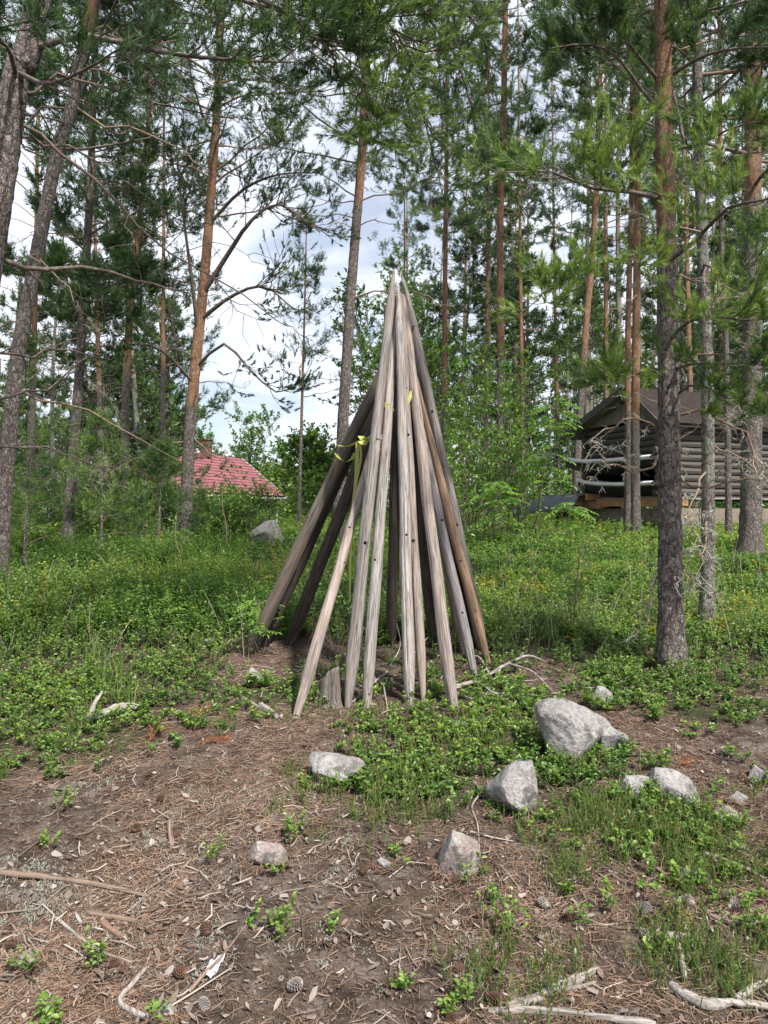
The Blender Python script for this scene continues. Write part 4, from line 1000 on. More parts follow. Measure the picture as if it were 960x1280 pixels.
# ------------------------------------------------------------------ broadleaf saplings and bushes
def broadleaf(name, label, cat, xy, h, spread, nst, ntw, nlf, size, tint, group=None, stemr=.012, leafmat_='leaf', z0=.15, arch=.25):
    g0 = np.array([xy[0], xy[1], tz(*xy) - .03])
    T = thing(name, label, cat, tuple(g0), 0, group)
    wd = MB(); lf = MB()
    az = RNG.uniform(0, 2 * PI, nst)
    p = np.stack([np.cos(az), np.sin(az), 0 * az], -1) * .06 * spread
    d = np.stack([np.cos(az) * arch * RNG.uniform(.2, 1.4, nst), np.sin(az) * arch * RNG.uniform(.2, 1.4, nst), np.ones(nst)], -1)
    L = h * RNG.uniform(.65, 1.05, nst)
    P = rays(p, d, L, 8, 0., 0., .05)
    R = (stemr * np.clip(L / h, .5, 1))[:, None] * np.linspace(1, .2, 8)[None]
    tubes(wd, P, R, 6, .35)
    t = z0 + (1 - z0) * RNG.uniform(0, 1, (nst, ntw)); q, tg = along(P, t)
    dd = turn(tg, .5, 1.2, 3.); L2 = (spread * .55 * (1.15 - .7 * t) * RNG.uniform(.5, 1.2, t.shape)).ravel()
    P2 = rays(q.reshape(-1, 3), dd.reshape(-1, 3), L2, 5, .1, .1, .07)
    tubes(wd, P2, (stemr * .3) * np.linspace(1, .3, 5)[None].repeat(len(P2), 0), 3, .35)
    t = RNG.uniform(.2, 1.03, (len(P2), nlf)); q, tg = along(P2, t)
    dd = turn(tg, .4, 1.3, 3.); dd[..., 2] -= .15
    up = np.array([0, 0, 1.]) + RNG.normal(0, .4, dd.shape)
    s = size * RNG.uniform(.7, 1.25, t.shape).ravel()
    q = q.reshape(-1, 3) + RNG.normal(0, size * .25, (q.size // 3, 3))
    tt = np.repeat(tint + RNG.normal(0, .08, len(P2)), nlf) + RNG.normal(0, .08, len(q))
    leaves(lf, q, dd.reshape(-1, 3), up.reshape(-1, 3), s, s * .62, np.clip(tt, 0, .92))
    wd.obj('stem', M['branch'], T, smooth=True); lf.obj('leaf_crown', M[leafmat_], T)
    return T

def gxy(px, d): return ((px - 480) / F * d, d)
THICK = [(575, 9.5, 2.2), (600, 11, 3.3), (630, 10, 2.6), (655, 12, 3.4), (648, 10.5, 2.2), (585, 13, 3.8), (615, 14, 4.2), (645, 14.5, 3.5), (540, 12.5, 3.2), (596, 17, 4.4), (565, 16, 4.6)]
for i, (px, dd, h) in enumerate(THICK):
    broadleaf('leafy_sapling', 'slender bright green leafy sapling in the thicket right behind the tepee', 'sapling', gxy(px, dd), h, 1.25, 3, 24, 16, .055, .6 + random.gauss(0, .06), 'saplings of the thicket behind the tepee', .014, 'leaf')
BUSH = [('broad light green bush with upright stems in front of the red roofed house', 262, 10.5, 1.1, 1.1, .6), ('upright leafy bush just left of the boulder on the slope', 296, 10.2, 1.0, .9, .55), ('dark rounded juniper like bush below the corner of the red roof', 318, 12.5, 1.2, 1.1, .2),
        ('leafy bush below the white wall patch of the house', 212, 11.5, 1.2, 1.2, .5), ('low green bush at the foot of the pale stemmed pine', 165, 11, .9, 1.2, .6), ('green bush between the dark slender pine and the pale stemmed pine', 120, 10, 1.1, 1.3, .6),
        ('light green bush behind the foot of the dark slender pine', 62, 12, 1.3, 1.6, .62), ('pale green bush at the frame edge behind the leaning brown pine', 15, 10, 1.1, 1.4, .65), ('small fern green bush beside the leaning brown pine foot', 40, 8.2, .55, .8, .7)]
for lab, px, dd, h, sp, tn in BUSH:
    broadleaf('bush', lab, 'bush', gxy(px, dd), h * .8, sp * .9, 8, 14, 14, .05 if tn > .3 else .04, tn, 'bushes on the slope by the house', .009)
YOUNG = [('rounded light green birch far behind the slope, right of the house gable', 408, 30, 4.8, 2.4, .55), ('tall pale green birch rising above the red roof ridge', 298, 56, 9.5, 5.5, .5), ('light green birch in the gap beside the leaning dark poles', 440, 34, 5.0, 3.0, .55), ('dull green birch far behind the sparse young pine', 360, 62, 6.6, 4.5, .45),
         ('bright birch crown showing above the top of the tepee', 512, 24, 8.6, 3.6, .55), ('broad green birch in the wood left of the narrow red brown pine', 530, 19, 6.6, 3.0, .5), ('small birch right of the sparse young pine', 418, 22, 3.0, 2.4, .6)]
for lab, px, dd, h, sp, tn in YOUNG:
    broadleaf('birch_tree', lab, 'birch tree', gxy(px, dd), h, sp, 5, 56, 30, .1 if dd < 30 else .14 if dd < 40 else .2, tn, 'birches at the back', .04, z0=.2, arch=.35)

def rowan(label, foot, h, nlv, lean, llen=.16, leaflet=.036, tint=.6, z0=.3, d=None):
    if d is None: g0 = ground(*foot)
    else: x = (foot[0] - 480) / F * d; g0 = np.array([x, d, tz(x, d)])
    T = thing('rowan_sapling', label, 'rowan sapling', tuple(g0), 0, 'young rowans')
    wd = MB(); lf = MB()
    line = curve_pts([np.zeros(3), np.array([lean[0] * .4, lean[1] * .4, h * .5]), np.array([lean[0], lean[1], h])], 12)
    tubes(wd, line, np.linspace(.0055, .002, 12), 6, .35)
    t = z0 + (1 - z0) * np.sqrt(RNG.uniform(0, 1, nlv)); q, tg = along(line[None], t[None]); q = q[0]
    az = np.arange(nlv) * 2.4 + RNG.normal(0, .3, nlv); el = RNG.normal(.15, .25, nlv)
    d_ = np.stack([np.cos(az) * np.cos(el), np.sin(az) * np.cos(el), np.sin(el)], -1)
    Ll = llen * RNG.uniform(.7, 1.2, nlv)
    P = rays(q, d_, Ll, 7, .35, 0., .02)
    tubes(wd, P, np.linspace(.0012, .0006, 7)[None].repeat(nlv, 0), 3, .45)
    m = 6; tt = np.linspace(.3, .98, m)[None].repeat(nlv, 0); pp, tg = along(P, tt)
    side = unit(np.cross(tg, np.array([0, 0, 1.])))
    base_t = np.repeat(tint + RNG.normal(0, .1, nlv), m)
    for sg in (-1, 1):
        dd = side * sg + tg * .45; dd[..., 2] -= .12; up = np.array([0, 0, 1.]) + RNG.normal(0, .2, dd.shape)
        L = leaflet * (1 - .25 * np.abs(tt - .6)) * RNG.uniform(.85, 1.1, tt.shape)
        leaves(lf, pp.reshape(-1, 3), dd.reshape(-1, 3), up.reshape(-1, 3), L.ravel(), L.ravel() * .36, np.clip(base_t + RNG.normal(0, .05, len(base_t)), 0, 1))
    leaves(lf, P[:, -1], P[:, -1] - P[:, -2], np.array([0, 0, 1.]) + RNG.normal(0, .2, (nlv, 3)), leaflet, leaflet * .36, tint)
    wd.obj('stem', M['branch'], T, smooth=True); lf.obj('leaf_crown', M['rowan'], T)
rowan('small rowan sapling growing at the foot of the outermost left pole', (319, 818), .33, 22, (.02, 0), .15, .042, .8)
rowan('rowan sapling with layered leaves in front of the cabin porch', (712, 700), .8, 18, (.0, -.1), .24, .075, .72, .25, d=7.5)
rowan('rowan sapling with drooping bright leaves right of the tepee', (640, 690), 1.0, 20, (-.2, -.1), .3, .085, .7, .35, d=7.8)
rowan('thin rowan sapling standing alone in the shrubs before the thick pine', (716, 800), .62, 20, (.05, 0), .16, .045, .55, .2)
rowan('tall rowan sapling in the thicket left of the orange stemmed pine', (668, 680), 1.9, 34, (.3, .1), .32, .085, .6, .25, d=9.2)
rowan('tiny rowan seedling in the grass left of the outermost pole', (215, 720), .5, 12, (.05, 0), .16, .05, .6, .3)
# ------------------------------------------------------------------ the log cabin with its open porch
def cabin():
    C0 = np.array([(828 - 480) / F * 13., 13.]); L0 = np.array([(734 - 480) / F * 15., 15.])
    gd = L0 - C0; W = float(np.linalg.norm(gd)); gd = gd / W; ld = np.array([gd[1], -gd[0]])           # gable direction, wall direction
    if ld[0] < 0: ld = -ld
    G = np.array([*gd, 0]); Lw = np.array([*ld, 0]); U = np.array([0, 0, 1.])
    zg = min(tz(*C0), tz(*L0)) - .15
    o0 = np.array([C0[0], C0[1], 0.])
    T = thing('log_cabin', 'old grey log cabin with open porch on raw timber beams behind the pines', 'cabin', (C0[0], C0[1], zg))
    z = lambda v: v - zg
    P = lambda a, b, h: np.array([0, 0, 0.]) + G * a + Lw * b + U * (h - zg)      # metres along gable, along wall, height above the eye datum
    e = CAMZ
    def part(name, mb, m, parent=None): return mb.obj(name, M[m], parent or T)
    LEN = 5.5; ev = e + 1.62; fl = e + .2
    fnd = MB()
    rows = 2
    for r_ in range(rows):
        h0 = zg + (fl - .12 - zg) * r_ / rows; h1 = zg + (fl - .12 - zg) * (r_ + 1) / rows - .015
        a = -.02 - .3 * (r_ % 2)
        while a < W + 1.2:
            a2 = min(a + .62, W + 1.2); box(fnd, (P((a + a2) / 2, .1, (h0 + h1) / 2)), G * (a2 - a - .015) / 2, Lw * .09, U * (h1 - h0) / 2); a = a2
        b = .22
        while b < LEN:
            b2 = min(b + .62, LEN); box(fnd, (P(.1, (b + b2) / 2, (h0 + h1) / 2)), G * .09, Lw * (b2 - b - .015) / 2, U * (h1 - h0) / 2); b = b2
    part('foundation', fnd, 'concrete')
    for k, (a, ln, hh, off) in enumerate(((.55, 1.15, fl - .02, -.05), (2.4, .85, fl - .06, -.06))):
        bm_ = MB(); box(bm_, P(a, off, hh), G * ln / 1.0, Lw * .06, U * .075); part('floor_beam', bm_, 'beam')
    for a in (1.75, 2.15, 2.6, 3.0):
        j = MB(); box(j, P(a, .25, fl + .09), G * .05, Lw * .55, U * .06); part('joist', j, 'beam')
    flo = MB(); box(flo, P(W / 2, LEN / 2, fl + .06), G * W / 2, Lw * LEN / 2, U * .03); part('floor', flo, 'plankg')
    # long wall of stacked logs, facing the clearing
    lw = MB(); n = 11; hh = (ev - fl - .1) / n
    for k in range(n):
        h = fl + .1 + hh * (k + .5)
        j1 = RNG.uniform(-.18, .05)
        cen = np.stack([P(.0 + RNG.normal(0, .008), b, h + RNG.normal(0, .004)) for b in np.linspace(-.12 + j1 * .4, LEN + .15, 12)])
        tubes(lw, cen, np.full(12, hh * .53), 8, RNG.uniform(.3, .7), cap=True, rough=.03)
    part('log_wall', lw, 'logwall')
    bw = MB()
    for k in range(n):
        h = fl + .1 + hh * (k + .5)
        tubes(bw, np.stack([P(W, -.1, h), P(W, LEN * .5, h), P(W, LEN + .1, h)]), np.full(3, hh * .53), 8, .5, cap=True)
        tubes(bw, np.stack([P(-.1, LEN, h + .01), P(W * .5, LEN, h + .01), P(W + .1, LEN, h + .01)]), np.full(3, hh * .53), 8, .5, cap=True)
        tubes(bw, np.stack([P(-.1, 1.9, h + .012), P(W * .5, 1.9, h + .012), P(W + .1, 1.9, h + .012)]), np.full(3, hh * .53), 8, .5, cap=True)
    part('log_wall', bw, 'logwall')
    # gable: logs above the opening, boarded triangle under the roof
    gw = MB(); op = e + 1.0; k = 0; h = op
    while h < ev + .02:
        tubes(gw, np.stack([P(-.16, .02, h), P(W * .5, .0, h), P(W + .14, .02, h)]), np.full(3, .058), 8, RNG.uniform(.2, .6), cap=True, rough=.03); h += .112
    part('gable_wall', gw, 'logwall')
    apex = ev + .54; AP = .3 * W
    pl = MB(); nb = 16
    for k in range(nb):
        a0 = W * k / nb; a1 = W * (k + 1) / nb - .012; mid = (a0 + a1) / 2
        top = ev + .06 + (apex - ev - .1) * (1 - (AP - mid) / AP if mid < AP else 1 - (mid - AP) / (W - AP))
        box(pl, P(mid, -.02 + .006 * (k % 2), (ev + .05 + top) / 2), G * (a1 - a0) / 2, Lw * .012, U * max((top - ev - .05) / 2, .01))
    part('gable_boarding', pl, 'plankg')
    for a in (-.02, W + .02):
        ps = MB(); box(ps, P(a, .02, (fl + op) / 2 + .05), G * .06, Lw * .06, U * (op - fl - .1) / 2); part('porch_post', ps, 'plankg')
    # roof: two slabs of boards under felt
    for s in (0, 1):
        a_e = -.22 if s == 0 else W + .45; rise = apex + .05; slope_h = rise - (apex - ev) * ((AP + .22) / AP if s == 0 else (W - AP + .45) / (W - AP))
        c = (P(a_e, -.3, slope_h) + P(AP, LEN + .3, rise)) / 2
        run = (P(AP, 0, rise) - P(a_e, 0, slope_h)) / 2; nr = np.cross(run, Lw); nr = unit(nr if nr[2] > 0 else -nr)
        rs = MB(); box(rs, c + nr * .045, run, Lw * (LEN + .6) / 2, nr * .022); rf = part('roof', rs, 'tarroof')
        bd = MB()
        for k in range(14):
            f = -1 + 2 * (k + .5) / 14; box(bd, c + run * f, run / 14 * .96, Lw * (LEN + .55) / 2, nr * .018)
        part('roof_boards', bd, 'plankg', rf)
        fc = MB(); box(fc, c - Lw * ((LEN + .6) / 2 + .015) + nr * .01, run * 1.01, Lw * .013, nr * .07); part('barge_board', fc, 'logwall', rf)
    # things kept in and by the porch
    def boat(label, a0, a1, b, h, s):
        Tb = P(a0, b, h) + np.array([C0[0], C0[1], zg])
        t = thing('rowing_boat', label, 'boat', tuple(Tb))
        n = 14; hull = MB(); rim = MB(); Lb = a1 - a0; V = []
        us = np.linspace(0, 1, n)
        for u in us:
            w = .36 * s * min(1, math.sin(min(u * 1.45, 1) * PI * .5) ** .8 + .04); dp = .3 * s * (1 - .35 * (2 * u - 1) ** 2)
            sh = .16 * (1 - u) ** 3
            for q in np.linspace(-1, 1, 11):
                V.append(G * (Lb * u) + Lw * (w * q) + U * (sh - dp * (1 - abs(q) ** 2.4)))
        i = np.arange(n - 1)[:, None]; j = np.arange(10)[None]
        q = np.stack([i * 11 + j, i * 11 + j + 1, (i + 1) * 11 + j + 1, (i + 1) * 11 + j], -1).reshape(-1, 4)
        hull.add(np.array(V), q); V = np.array(V).reshape(n, 11, 3)
        hull.add(V[-1], [list(range(11))])
        ho = hull.obj('hull', M['black'], t, smooth=True)
        sm = ho.modifiers.new('thick', 'SOLIDIFY'); sm.thickness = .02
        line = np.concatenate([V[::-1, 0], V[:, 10]])
        tubes(rim, curve_pts(line, 50), np.full(50, .04), 6, .5); rim.obj('gunwale', M['white'], t, smooth=True)
    boat('dark rowing boat with white rim stored highest in the cabin porch', W + .7, -.1, -.02, e + .95, .85)
    boat('dark rowing boat with white rim stored under the other boat', W + .3, -.1, .0, e + .5, .8)
    # covered lumber at the left end of the porch
    tp = thing('lumber_pile', 'low lumber pile under a grey tarpaulin at the porch end', 'lumber pile', tuple(P(W + .9, .1, fl - .2) + np.array([C0[0], C0[1], zg])))
    lm = MB()
    for r_ in range(2):
        for c in range(4): box(lm, G * (.0 + .02 * r_) + Lw * (-.35 + .2 * c) + U * (.06 + .11 * r_), G * 1.0, Lw * .085, U * .045)
    lm.obj('timber_layers', M['beam'], tp)
    tv = MB(); nx, ny = 30, 16; V = []
    for i in range(nx):
        for j in range(ny):
            a = -1.1 + 2.2 * i / (nx - 1); b = -.62 + 1.24 * j / (ny - 1)
            hgt = .3 + .08 * math.cos(b * 3) - .28 * max(0, abs(b) - .45) / .17 + .05 * float(fbm(a * 4 + 9, b * 4, 5, 3)) - .1 * max(0, a)
            V.append(G * a + Lw * b + U * hgt)
    i = np.arange(nx - 1)[:, None]; j = np.arange(ny - 1)[None]
    tv.add(np.array(V), np.stack([i * ny + j, i * ny + j + 1, (i + 1) * ny + j + 1, (i + 1) * ny + j], -1).reshape(-1, 4))
    cv = tv.obj('tarpaulin', M['tarp'], tp, smooth=True); s = cv.modifiers.new('thick', 'SOLIDIFY'); s.thickness = .008
cabin()

# ------------------------------------------------------------------ the red roofed house far down the slope
def house():
    R0 = at(299, 574, 48.); A0 = at(191, 559, 39.)
    u = unit(np.array([A0[0] - R0[0], A0[1] - R0[1], 0])); n = np.array([-u[1], u[0], 0]);
    if n[0] < 0: n = -n
    U = np.array([0, 0, 1.]); zr = R0[2]; run = 3.1; ez = zr - 2.45; LEN = 11.
    zg = tz(R0[0], R0[1]) - .3
    T = thing('red_roofed_house', 'house with a red tiled roof and white trim beyond the green slope', 'house', (R0[0], R0[1], zg))
    P = lambda a, b, h: u * a + n * b + U * (h - zg)
    for s in (1, -1):
        e = P(0, s * run, ez); r = P(0, 0, zr); d = e - r; L = u * LEN; nr = unit(np.cross(d, L)); nr = nr if nr[2] > 0 else -nr
        mb = MB(); nrow = 13; ncol = 60                                     # pantile sheet: steps down the slope, waves along it
        V = []
        aa = np.linspace(-.45, LEN + .4, ncol * 2 + 1)
        for i in range(nrow):
            for k in (0, 1):
                f = (i + k * .98) / nrow
                for a in aa: V.append(r + d * f + u * a + nr * (.05 + .035 * (k) + .016 * math.cos(a * 2 * PI / .3)))
        nc = len(aa); q = []
        i = np.arange(nrow * 2 - 1)[:, None]; j = np.arange(nc - 1)[None]
        mb.add(np.array(V), np.stack([i * nc + j, i * nc + j + 1, (i + 1) * nc + j + 1, (i + 1) * nc + j], -1).reshape(-1, 4))
        ro = mb.obj('roof', M['redroof'], T)
        bb = MB(); box(bb, r + d * .5 - u * .47 - nr * .06, d * .51, u * .03, nr * .11); bb.obj('barge_board', M['white'], T)
        gt = MB(); box(gt, e + d * .03 + u * LEN / 2 - nr * .03, n * .07, u * (LEN + .9) / 2, U * .05); gt.obj('gutter', M['white'], T)
    w = MB(); hw = 2.55
    for s in (1, -1): box(w, P(LEN / 2, s * hw, (zg + ez + .35) / 2), u * (LEN / 2 - .1), n * .07, U * (ez + .35 - zg) / 2)
    for a in (0., LEN):
        V = [P(a, -hw - .06, zg), P(a, hw + .06, zg), P(a, hw + .06, ez + .35), P(a, 0, zr - .08), P(a, -hw - .06, ez + .35)]
        V += [v + u * .12 for v in V]
        w.add(V[:5], [[0, 1, 2, 3, 4]]); w.add(V[5:], [[4, 3, 2, 1, 0]]); w.add(V, [[0, 5, 6, 1], [1, 6, 7, 2], [2, 7, 8, 3], [3, 8, 9, 4]])
    w.obj('wall', M['redwall'], T)
    for a in (2.2, 5., 7.8):
        fr = MB(); c = P(a, hw + .09, (zg + ez) / 2 + .1)
        for k in (-1, 1): box(fr, c + u * .55 * k, u * .07, n * .04, U * .6); box(fr, c + U * .55 * k, u * .48, n * .04, U * .06)
        f = fr.obj('window', M['white'], T); p = MB(); box(p, c, u * .48, n * .015, U * .5); p.obj('pane', M['glass'], f)
    ch = MB(); box(ch, P(4.6, .3, zr + .3), u * .28, n * .25, U * .5); c = ch.obj('chimney', M['chimney'], T)
    cp = MB(); box(cp, P(4.6, .3, zr + .84), u * .33, n * .3, U * .04); cp.obj('cap', M['concrete'], c)
house()

# ------------------------------------------------------------------ smaller things on the ground
def stick(name, label, cat, pts, wpx, col, lift=.5, ends=.6, rough=.05, forks_=(), mat='wood', n=26, bump=.0, S=10, group=None):
    """a stick or root lying along photograph points on the ground: pts (px, py[, lift m])"""
    P = np.array([ground(p[0], p[1]) + np.array([0, 0, p[2] if len(p) > 2 else 0]) for p in pts]); d = P[:, 1].mean(); wpx = wpx * .8; r = wpx / F * d / 2
    P[:, 2] += r * (lift + .35)
    L = curve_pts(P, n); c = L[0].copy(); ax = unit(L[-1] - L[0]); a, b = perp(ax)
    Rm = np.stack([a, b, ax], 1); Q = (L - c) @ Rm
    q = np.linspace(0, 1, n); rr = r * (1 - (1 - ends) * q) * (1 + .25 * fbm(q * 6 + wpx, q * 0 + 3.3, 7, 3) * 2 * (1 + bump))
    rr[0] *= .7; rr[-1] *= .6
    mb = MB(); tubes(mb, Q, rr, S, .5, cap=True, rough=rough)
    for f in forks_:
        PP = np.array([ground(p[0], p[1]) + np.array([0, 0, p[2] if len(p) > 2 else 0]) for p in f['p']]); PP[:, 2] += r * lift
        fq = (curve_pts(PP, 12) - c) @ Rm
        tubes(mb, fq, f.get('w', wpx * .6) / F * d / 2 * np.linspace(1, .4, 12), 7, .5, cap=True, rough=rough)
    o = mb.obj(name, M[mat], smooth=True)
    o.matrix_world = Matrix(((a[0], b[0], ax[0], c[0]), (a[1], b[1], ax[1], c[1]), (a[2], b[2], ax[2], c[2]), (0, 0, 0, 1)))
    o.color = (*col, 1)
    return tag(o, label, cat, group)
f_ = lambda *p, **k: dict(p=p, **k)
TAN = (.27, .21, .165); BONE = (.35, .322, .295); ASH = (.3, .28, .26); SILV = (.38, .36, .335)
stick('fallen_branch', 'long straight tan branch lying on the litter from the left frame edge', 'branch', [(-25, 1093), (60, 1102), (130, 1112), (186, 1124)], 10, TAN, ends=.65)
stick('bleached_root', 'thick bleached root curving along the very bottom of the clearing', 'root', [(610, 1268), (660, 1270), (710, 1272), (765, 1278), (820, 1284)], 13, BONE, .35, .8, .08, bump=1)
stick('bleached_root', 'forked bleached root with fibrous end above the thick bottom root', 'root', [(632, 1264), (668, 1254), (700, 1238), (724, 1228), (748, 1216)], 16, BONE, .35, .75, .09, forks_=[f_((690, 1242), (720, 1240), (744, 1232), w=11), f_((655, 1258), (640, 1250), (628, 1247), w=8)], bump=1)
stick('board_scrap', 'loose pale weathered board lying in the grass near the lower right', 'board', [(798, 1172), (830, 1176), (864, 1178)], 15, BONE, .4, .9, .1)
stick('wood_chunk', 'short upright chunk of pale bark below the loose weathered board', 'wood chunk', [(848, 1187), (852, 1205), (856, 1230)], 14, BONE, .4, .5, .15)
stick('grey_root', 'grey weathered root running out of the frame in the grass at lower right', 'root', [(838, 1236), (858, 1252), (885, 1264), (920, 1258), (985, 1268)], 17, SILV, .3, .8, .09, bump=1)
stick('fallen_branch', 'grey branch piece at the right frame edge above the grey weathered root', 'branch', [(920, 1254), (945, 1240), (980, 1228)], 13, SILV, .5, .7)
stick('driftwood', 'silvery knotted wood piece with raised prong at the edge of the left shrubs', 'wood piece', [(108, 907), (128, 902, .01), (150, 896, .02), (176, 890)], 15, SILV, .7, .7, .1, forks_=[f_((112, 903), (118, 893, .03), (128, 888, .07), w=9)], bump=1)
stick('wood_chunk', 'stubby tan stick end standing out of the needles, left of the tepee', 'wood chunk', [(212, 1030), (213, 1044), (215, 1062)], 10, (.33, .25, .2), .6, .8)
stick('bark_strip', 'tan bark strip lying below the long straight tan branch', 'bark', [(110, 1144), (140, 1151), (172, 1156)], 10, TAN, .3, .8, .1)
stick('bark_strip', 'reddish bark strip crossing the soil under the tan bark strip', 'bark', [(128, 1158), (142, 1168), (158, 1177)], 11, (.3, .21, .16), .3, .8, .1)
stick('pale_stick', 'pale stick with broken tip among lichen near the lower left', 'stick', [(196, 1282), (150, 1258), (165, 1235), (182, 1215)], 10, BONE, .5, .7, .08)
stick('pale_stick', 'thin grey stick slanting through the lichen patch left of the white scrap', 'stick', [(70, 1152), (95, 1172), (125, 1192), (165, 1205)], 6, SILV, .5, .6)
stick('dry_twig', 'dark twig lying across the white scrap and pointing up right', 'twig', [(236, 1246), (258, 1226, .012), (278, 1205, .012), (300, 1172), (318, 1148)], 6, (.26, .2, .165), .7, .5)
stick('dry_twig', 'long thin grey twig with side shoots beside the long straight tan branch', 'twig', [(150, 1150), (190, 1118), (225, 1110), (262, 1098), (300, 1082)], 3.2, ASH, .8, .4, forks_=[f_((200, 1112), (235, 1128), (290, 1136), w=2.2), f_((180, 1125), (160, 1090), (150, 1075), w=2)])
stick('dry_twig', 'wavy pale root thread beside the pinkish triangular stone', 'twig', [(592, 978), (600, 992), (590, 1010), (597, 1035), (600, 1075)], 3.5, BONE, .8, .5)
stick('dry_twig', 'thin dark twig above the pinkish triangular stone on the right', 'twig', [(680, 1075), (688, 1105), (686, 1125), (690, 1140)], 3, ASH, .8, .5)
stick('dry_twig', 'crooked grey twig lying right of the largest sprig near the bottom', 'twig', [(735, 1152), (752, 1157), (765, 1160), (784, 1150), (782, 1110)], 3.5, ASH, .8, .5)
stick('fallen_branch', 'pale bare branch lying in the shrubs at the right frame edge', 'branch', [(880, 1070), (915, 1082), (945, 1098), (975, 1118)], 7, SILV, .8, .6)
stick('brushwood', 'bleached dead branch with many side twigs beside the right pole feet', 'dead branch', [(560, 862), (598, 858, .02), (636, 843, .05), (660, 834, .05), (680, 833, .02)], 6, SILV, .7, .5,
      forks_=[f_((598, 858, .02), (620, 872, .01), (650, 862), w=3.5), f_((612, 852, .03), (600, 838, .06), (590, 832, .05), w=3.5), f_((636, 843, .05), (665, 848, .03), (690, 866), w=3), f_((580, 860), (545, 868), (520, 864), w=3), f_((625, 848, .04), (612, 864, .01), (604, 880), w=3), f_((560, 862), (590, 876), (632, 884), w=3)])
stick('brushwood', 'tangle of thin pale twigs standing up by the stump and front poles', 'dead branch', [(440, 880), (478, 860, .06), (510, 848, .1), (535, 832, .16)], 3, SILV, .7, .5,
      forks_=[f_((470, 865, .04), (462, 845, .1), (470, 825, .15), w=2), f_((480, 860, .06), (500, 838, .13), (496, 818, .18), w=2), f_((478, 862, .05), (484, 890, .0), (478, 910), w=2), f_((500, 850, .1), (530, 862, .05), (548, 858, .03), w=2), f_((460, 870, .03), (430, 862, .05), (405, 868, .02), w=2)])
stick('fallen_branch', 'dry bent branch lying on top of the shrubs on the green slope', 'branch', [(110, 752, .16), (140, 742, .18), (165, 735, .17), (178, 732, .14)], 4, ASH, .8, .5, forks_=[f_((140, 742, .18), (125, 730, .25), (120, 724, .24), w=2.5)])
stick('fallen_branch', 'grey stick lying among the pole feet in front of the stump', 'branch', [(300, 872), (330, 890), (352, 900)], 5, ASH, .6, .6)
stick('bark_strip', 'curled pale bark piece left of the low sharpened pole', 'bark', [(325, 884), (338, 892), (346, 900)], 9, SILV, .4, .8, .12)

# the white post by the boulder, the dead stem in the shrubs
def post():
    g0 = ground(344, 668); mb = MB(); t = at(347, 634, g0[1])
    tubes(mb, np.stack([g0 - np.array([0, 0, .2]), g0 + (t - g0) * .5, t]) - g0, np.full(3, .019), 10, .5, cap=True)
    tag(mb.obj('marker_post', M['white'], loc=tuple(g0), smooth=True), 'slanting white marker post standing on the slope behind the boulder', 'post')
    for lab, px, y0, y1, w in (('pale dead stem standing upright in the shrubs below the glowing orange pine', 223, 750, 640, 4), ('thin dead stem upright in the shrubs right of the other dead stem', 281, 705, 600, 3)):
        g0 = ground(px, y0); t = at(px - 2, y1, g0[1]) ; mb = MB()
        L = curve_pts(np.stack([g0 - np.array([0, 0, .1]), g0 * .6 + t * .4 + np.array([.03, 0, 0]), g0 * .3 + t * .7 - np.array([.015, 0, 0]), t]), 14) - g0; tubes(mb, L, w * .45 / F * g0[1] / 2 * np.linspace(1, .4, 14), 6, .8, rough=.06)
        tag(mb.obj('dead_sapling', M['branch'], loc=tuple(g0), smooth=True), lab, 'dead sapling')
post()

def stump():
    g0 = ground(410, 884) ; S = 40; K = 22; r = .062
    th = np.arange(S) * 2 * PI / S; s = np.linspace(0, 1, K)
    top = .14 + .045 * np.cos(th + .6) + .045 * fbm(np.cos(th) * 4, np.sin(th) * 4, 4, 4)
    groove = 1 + .45 * fbm(np.cos(th) * 3 + 5, np.sin(th) * 3, 8, 3) + .05 * np.cos(th * 11) + .04 * np.cos(th * 17 + 1)
    R = r * (1 + .55 * np.exp(-s[:, None] * 5)) * (1 - .12 * s[:, None]) * groove[None] * (1 + .06 * fbm(s[:, None] * 3 + 0 * th, th[None] * 2 + 0 * s[:, None], 3, 3))
    V = np.stack([R * np.cos(th), R * np.sin(th), s[:, None] * (top + .04)[None] - .04], -1)
    rings = [V]
    for q in (.8, .5, .2): rings.append(np.stack([R[-1] * q * np.cos(th), R[-1] * q * np.sin(th), top - .02 * (1 - q) + .012 * fbm(np.cos(th) * 6 * q, np.sin(th) * 6 * q, 3, 2)], -1)[None])
    V = np.concatenate(rings).reshape(-1, 3); K2 = K + 3
    i = np.arange(K2 - 1)[:, None]; j = np.arange(S)[None]
    mb = MB(); mb.add(V, np.stack([i * S + j, i * S + (j + 1) % S, (i + 1) * S + (j + 1) % S, (i + 1) * S + j], -1).reshape(-1, 4)); mb.F.append((np.arange(S) + (K2 - 1) * S)[None])
    o = mb.obj('tree_stump', M['wood'], smooth=True, loc=(g0[0], g0[1] + .06, g0[2])); o.color = (.2, .18, .16, 1)
    tag(o, 'small grey weathered stump standing between the low pole and the front poles', 'stump')
stump()

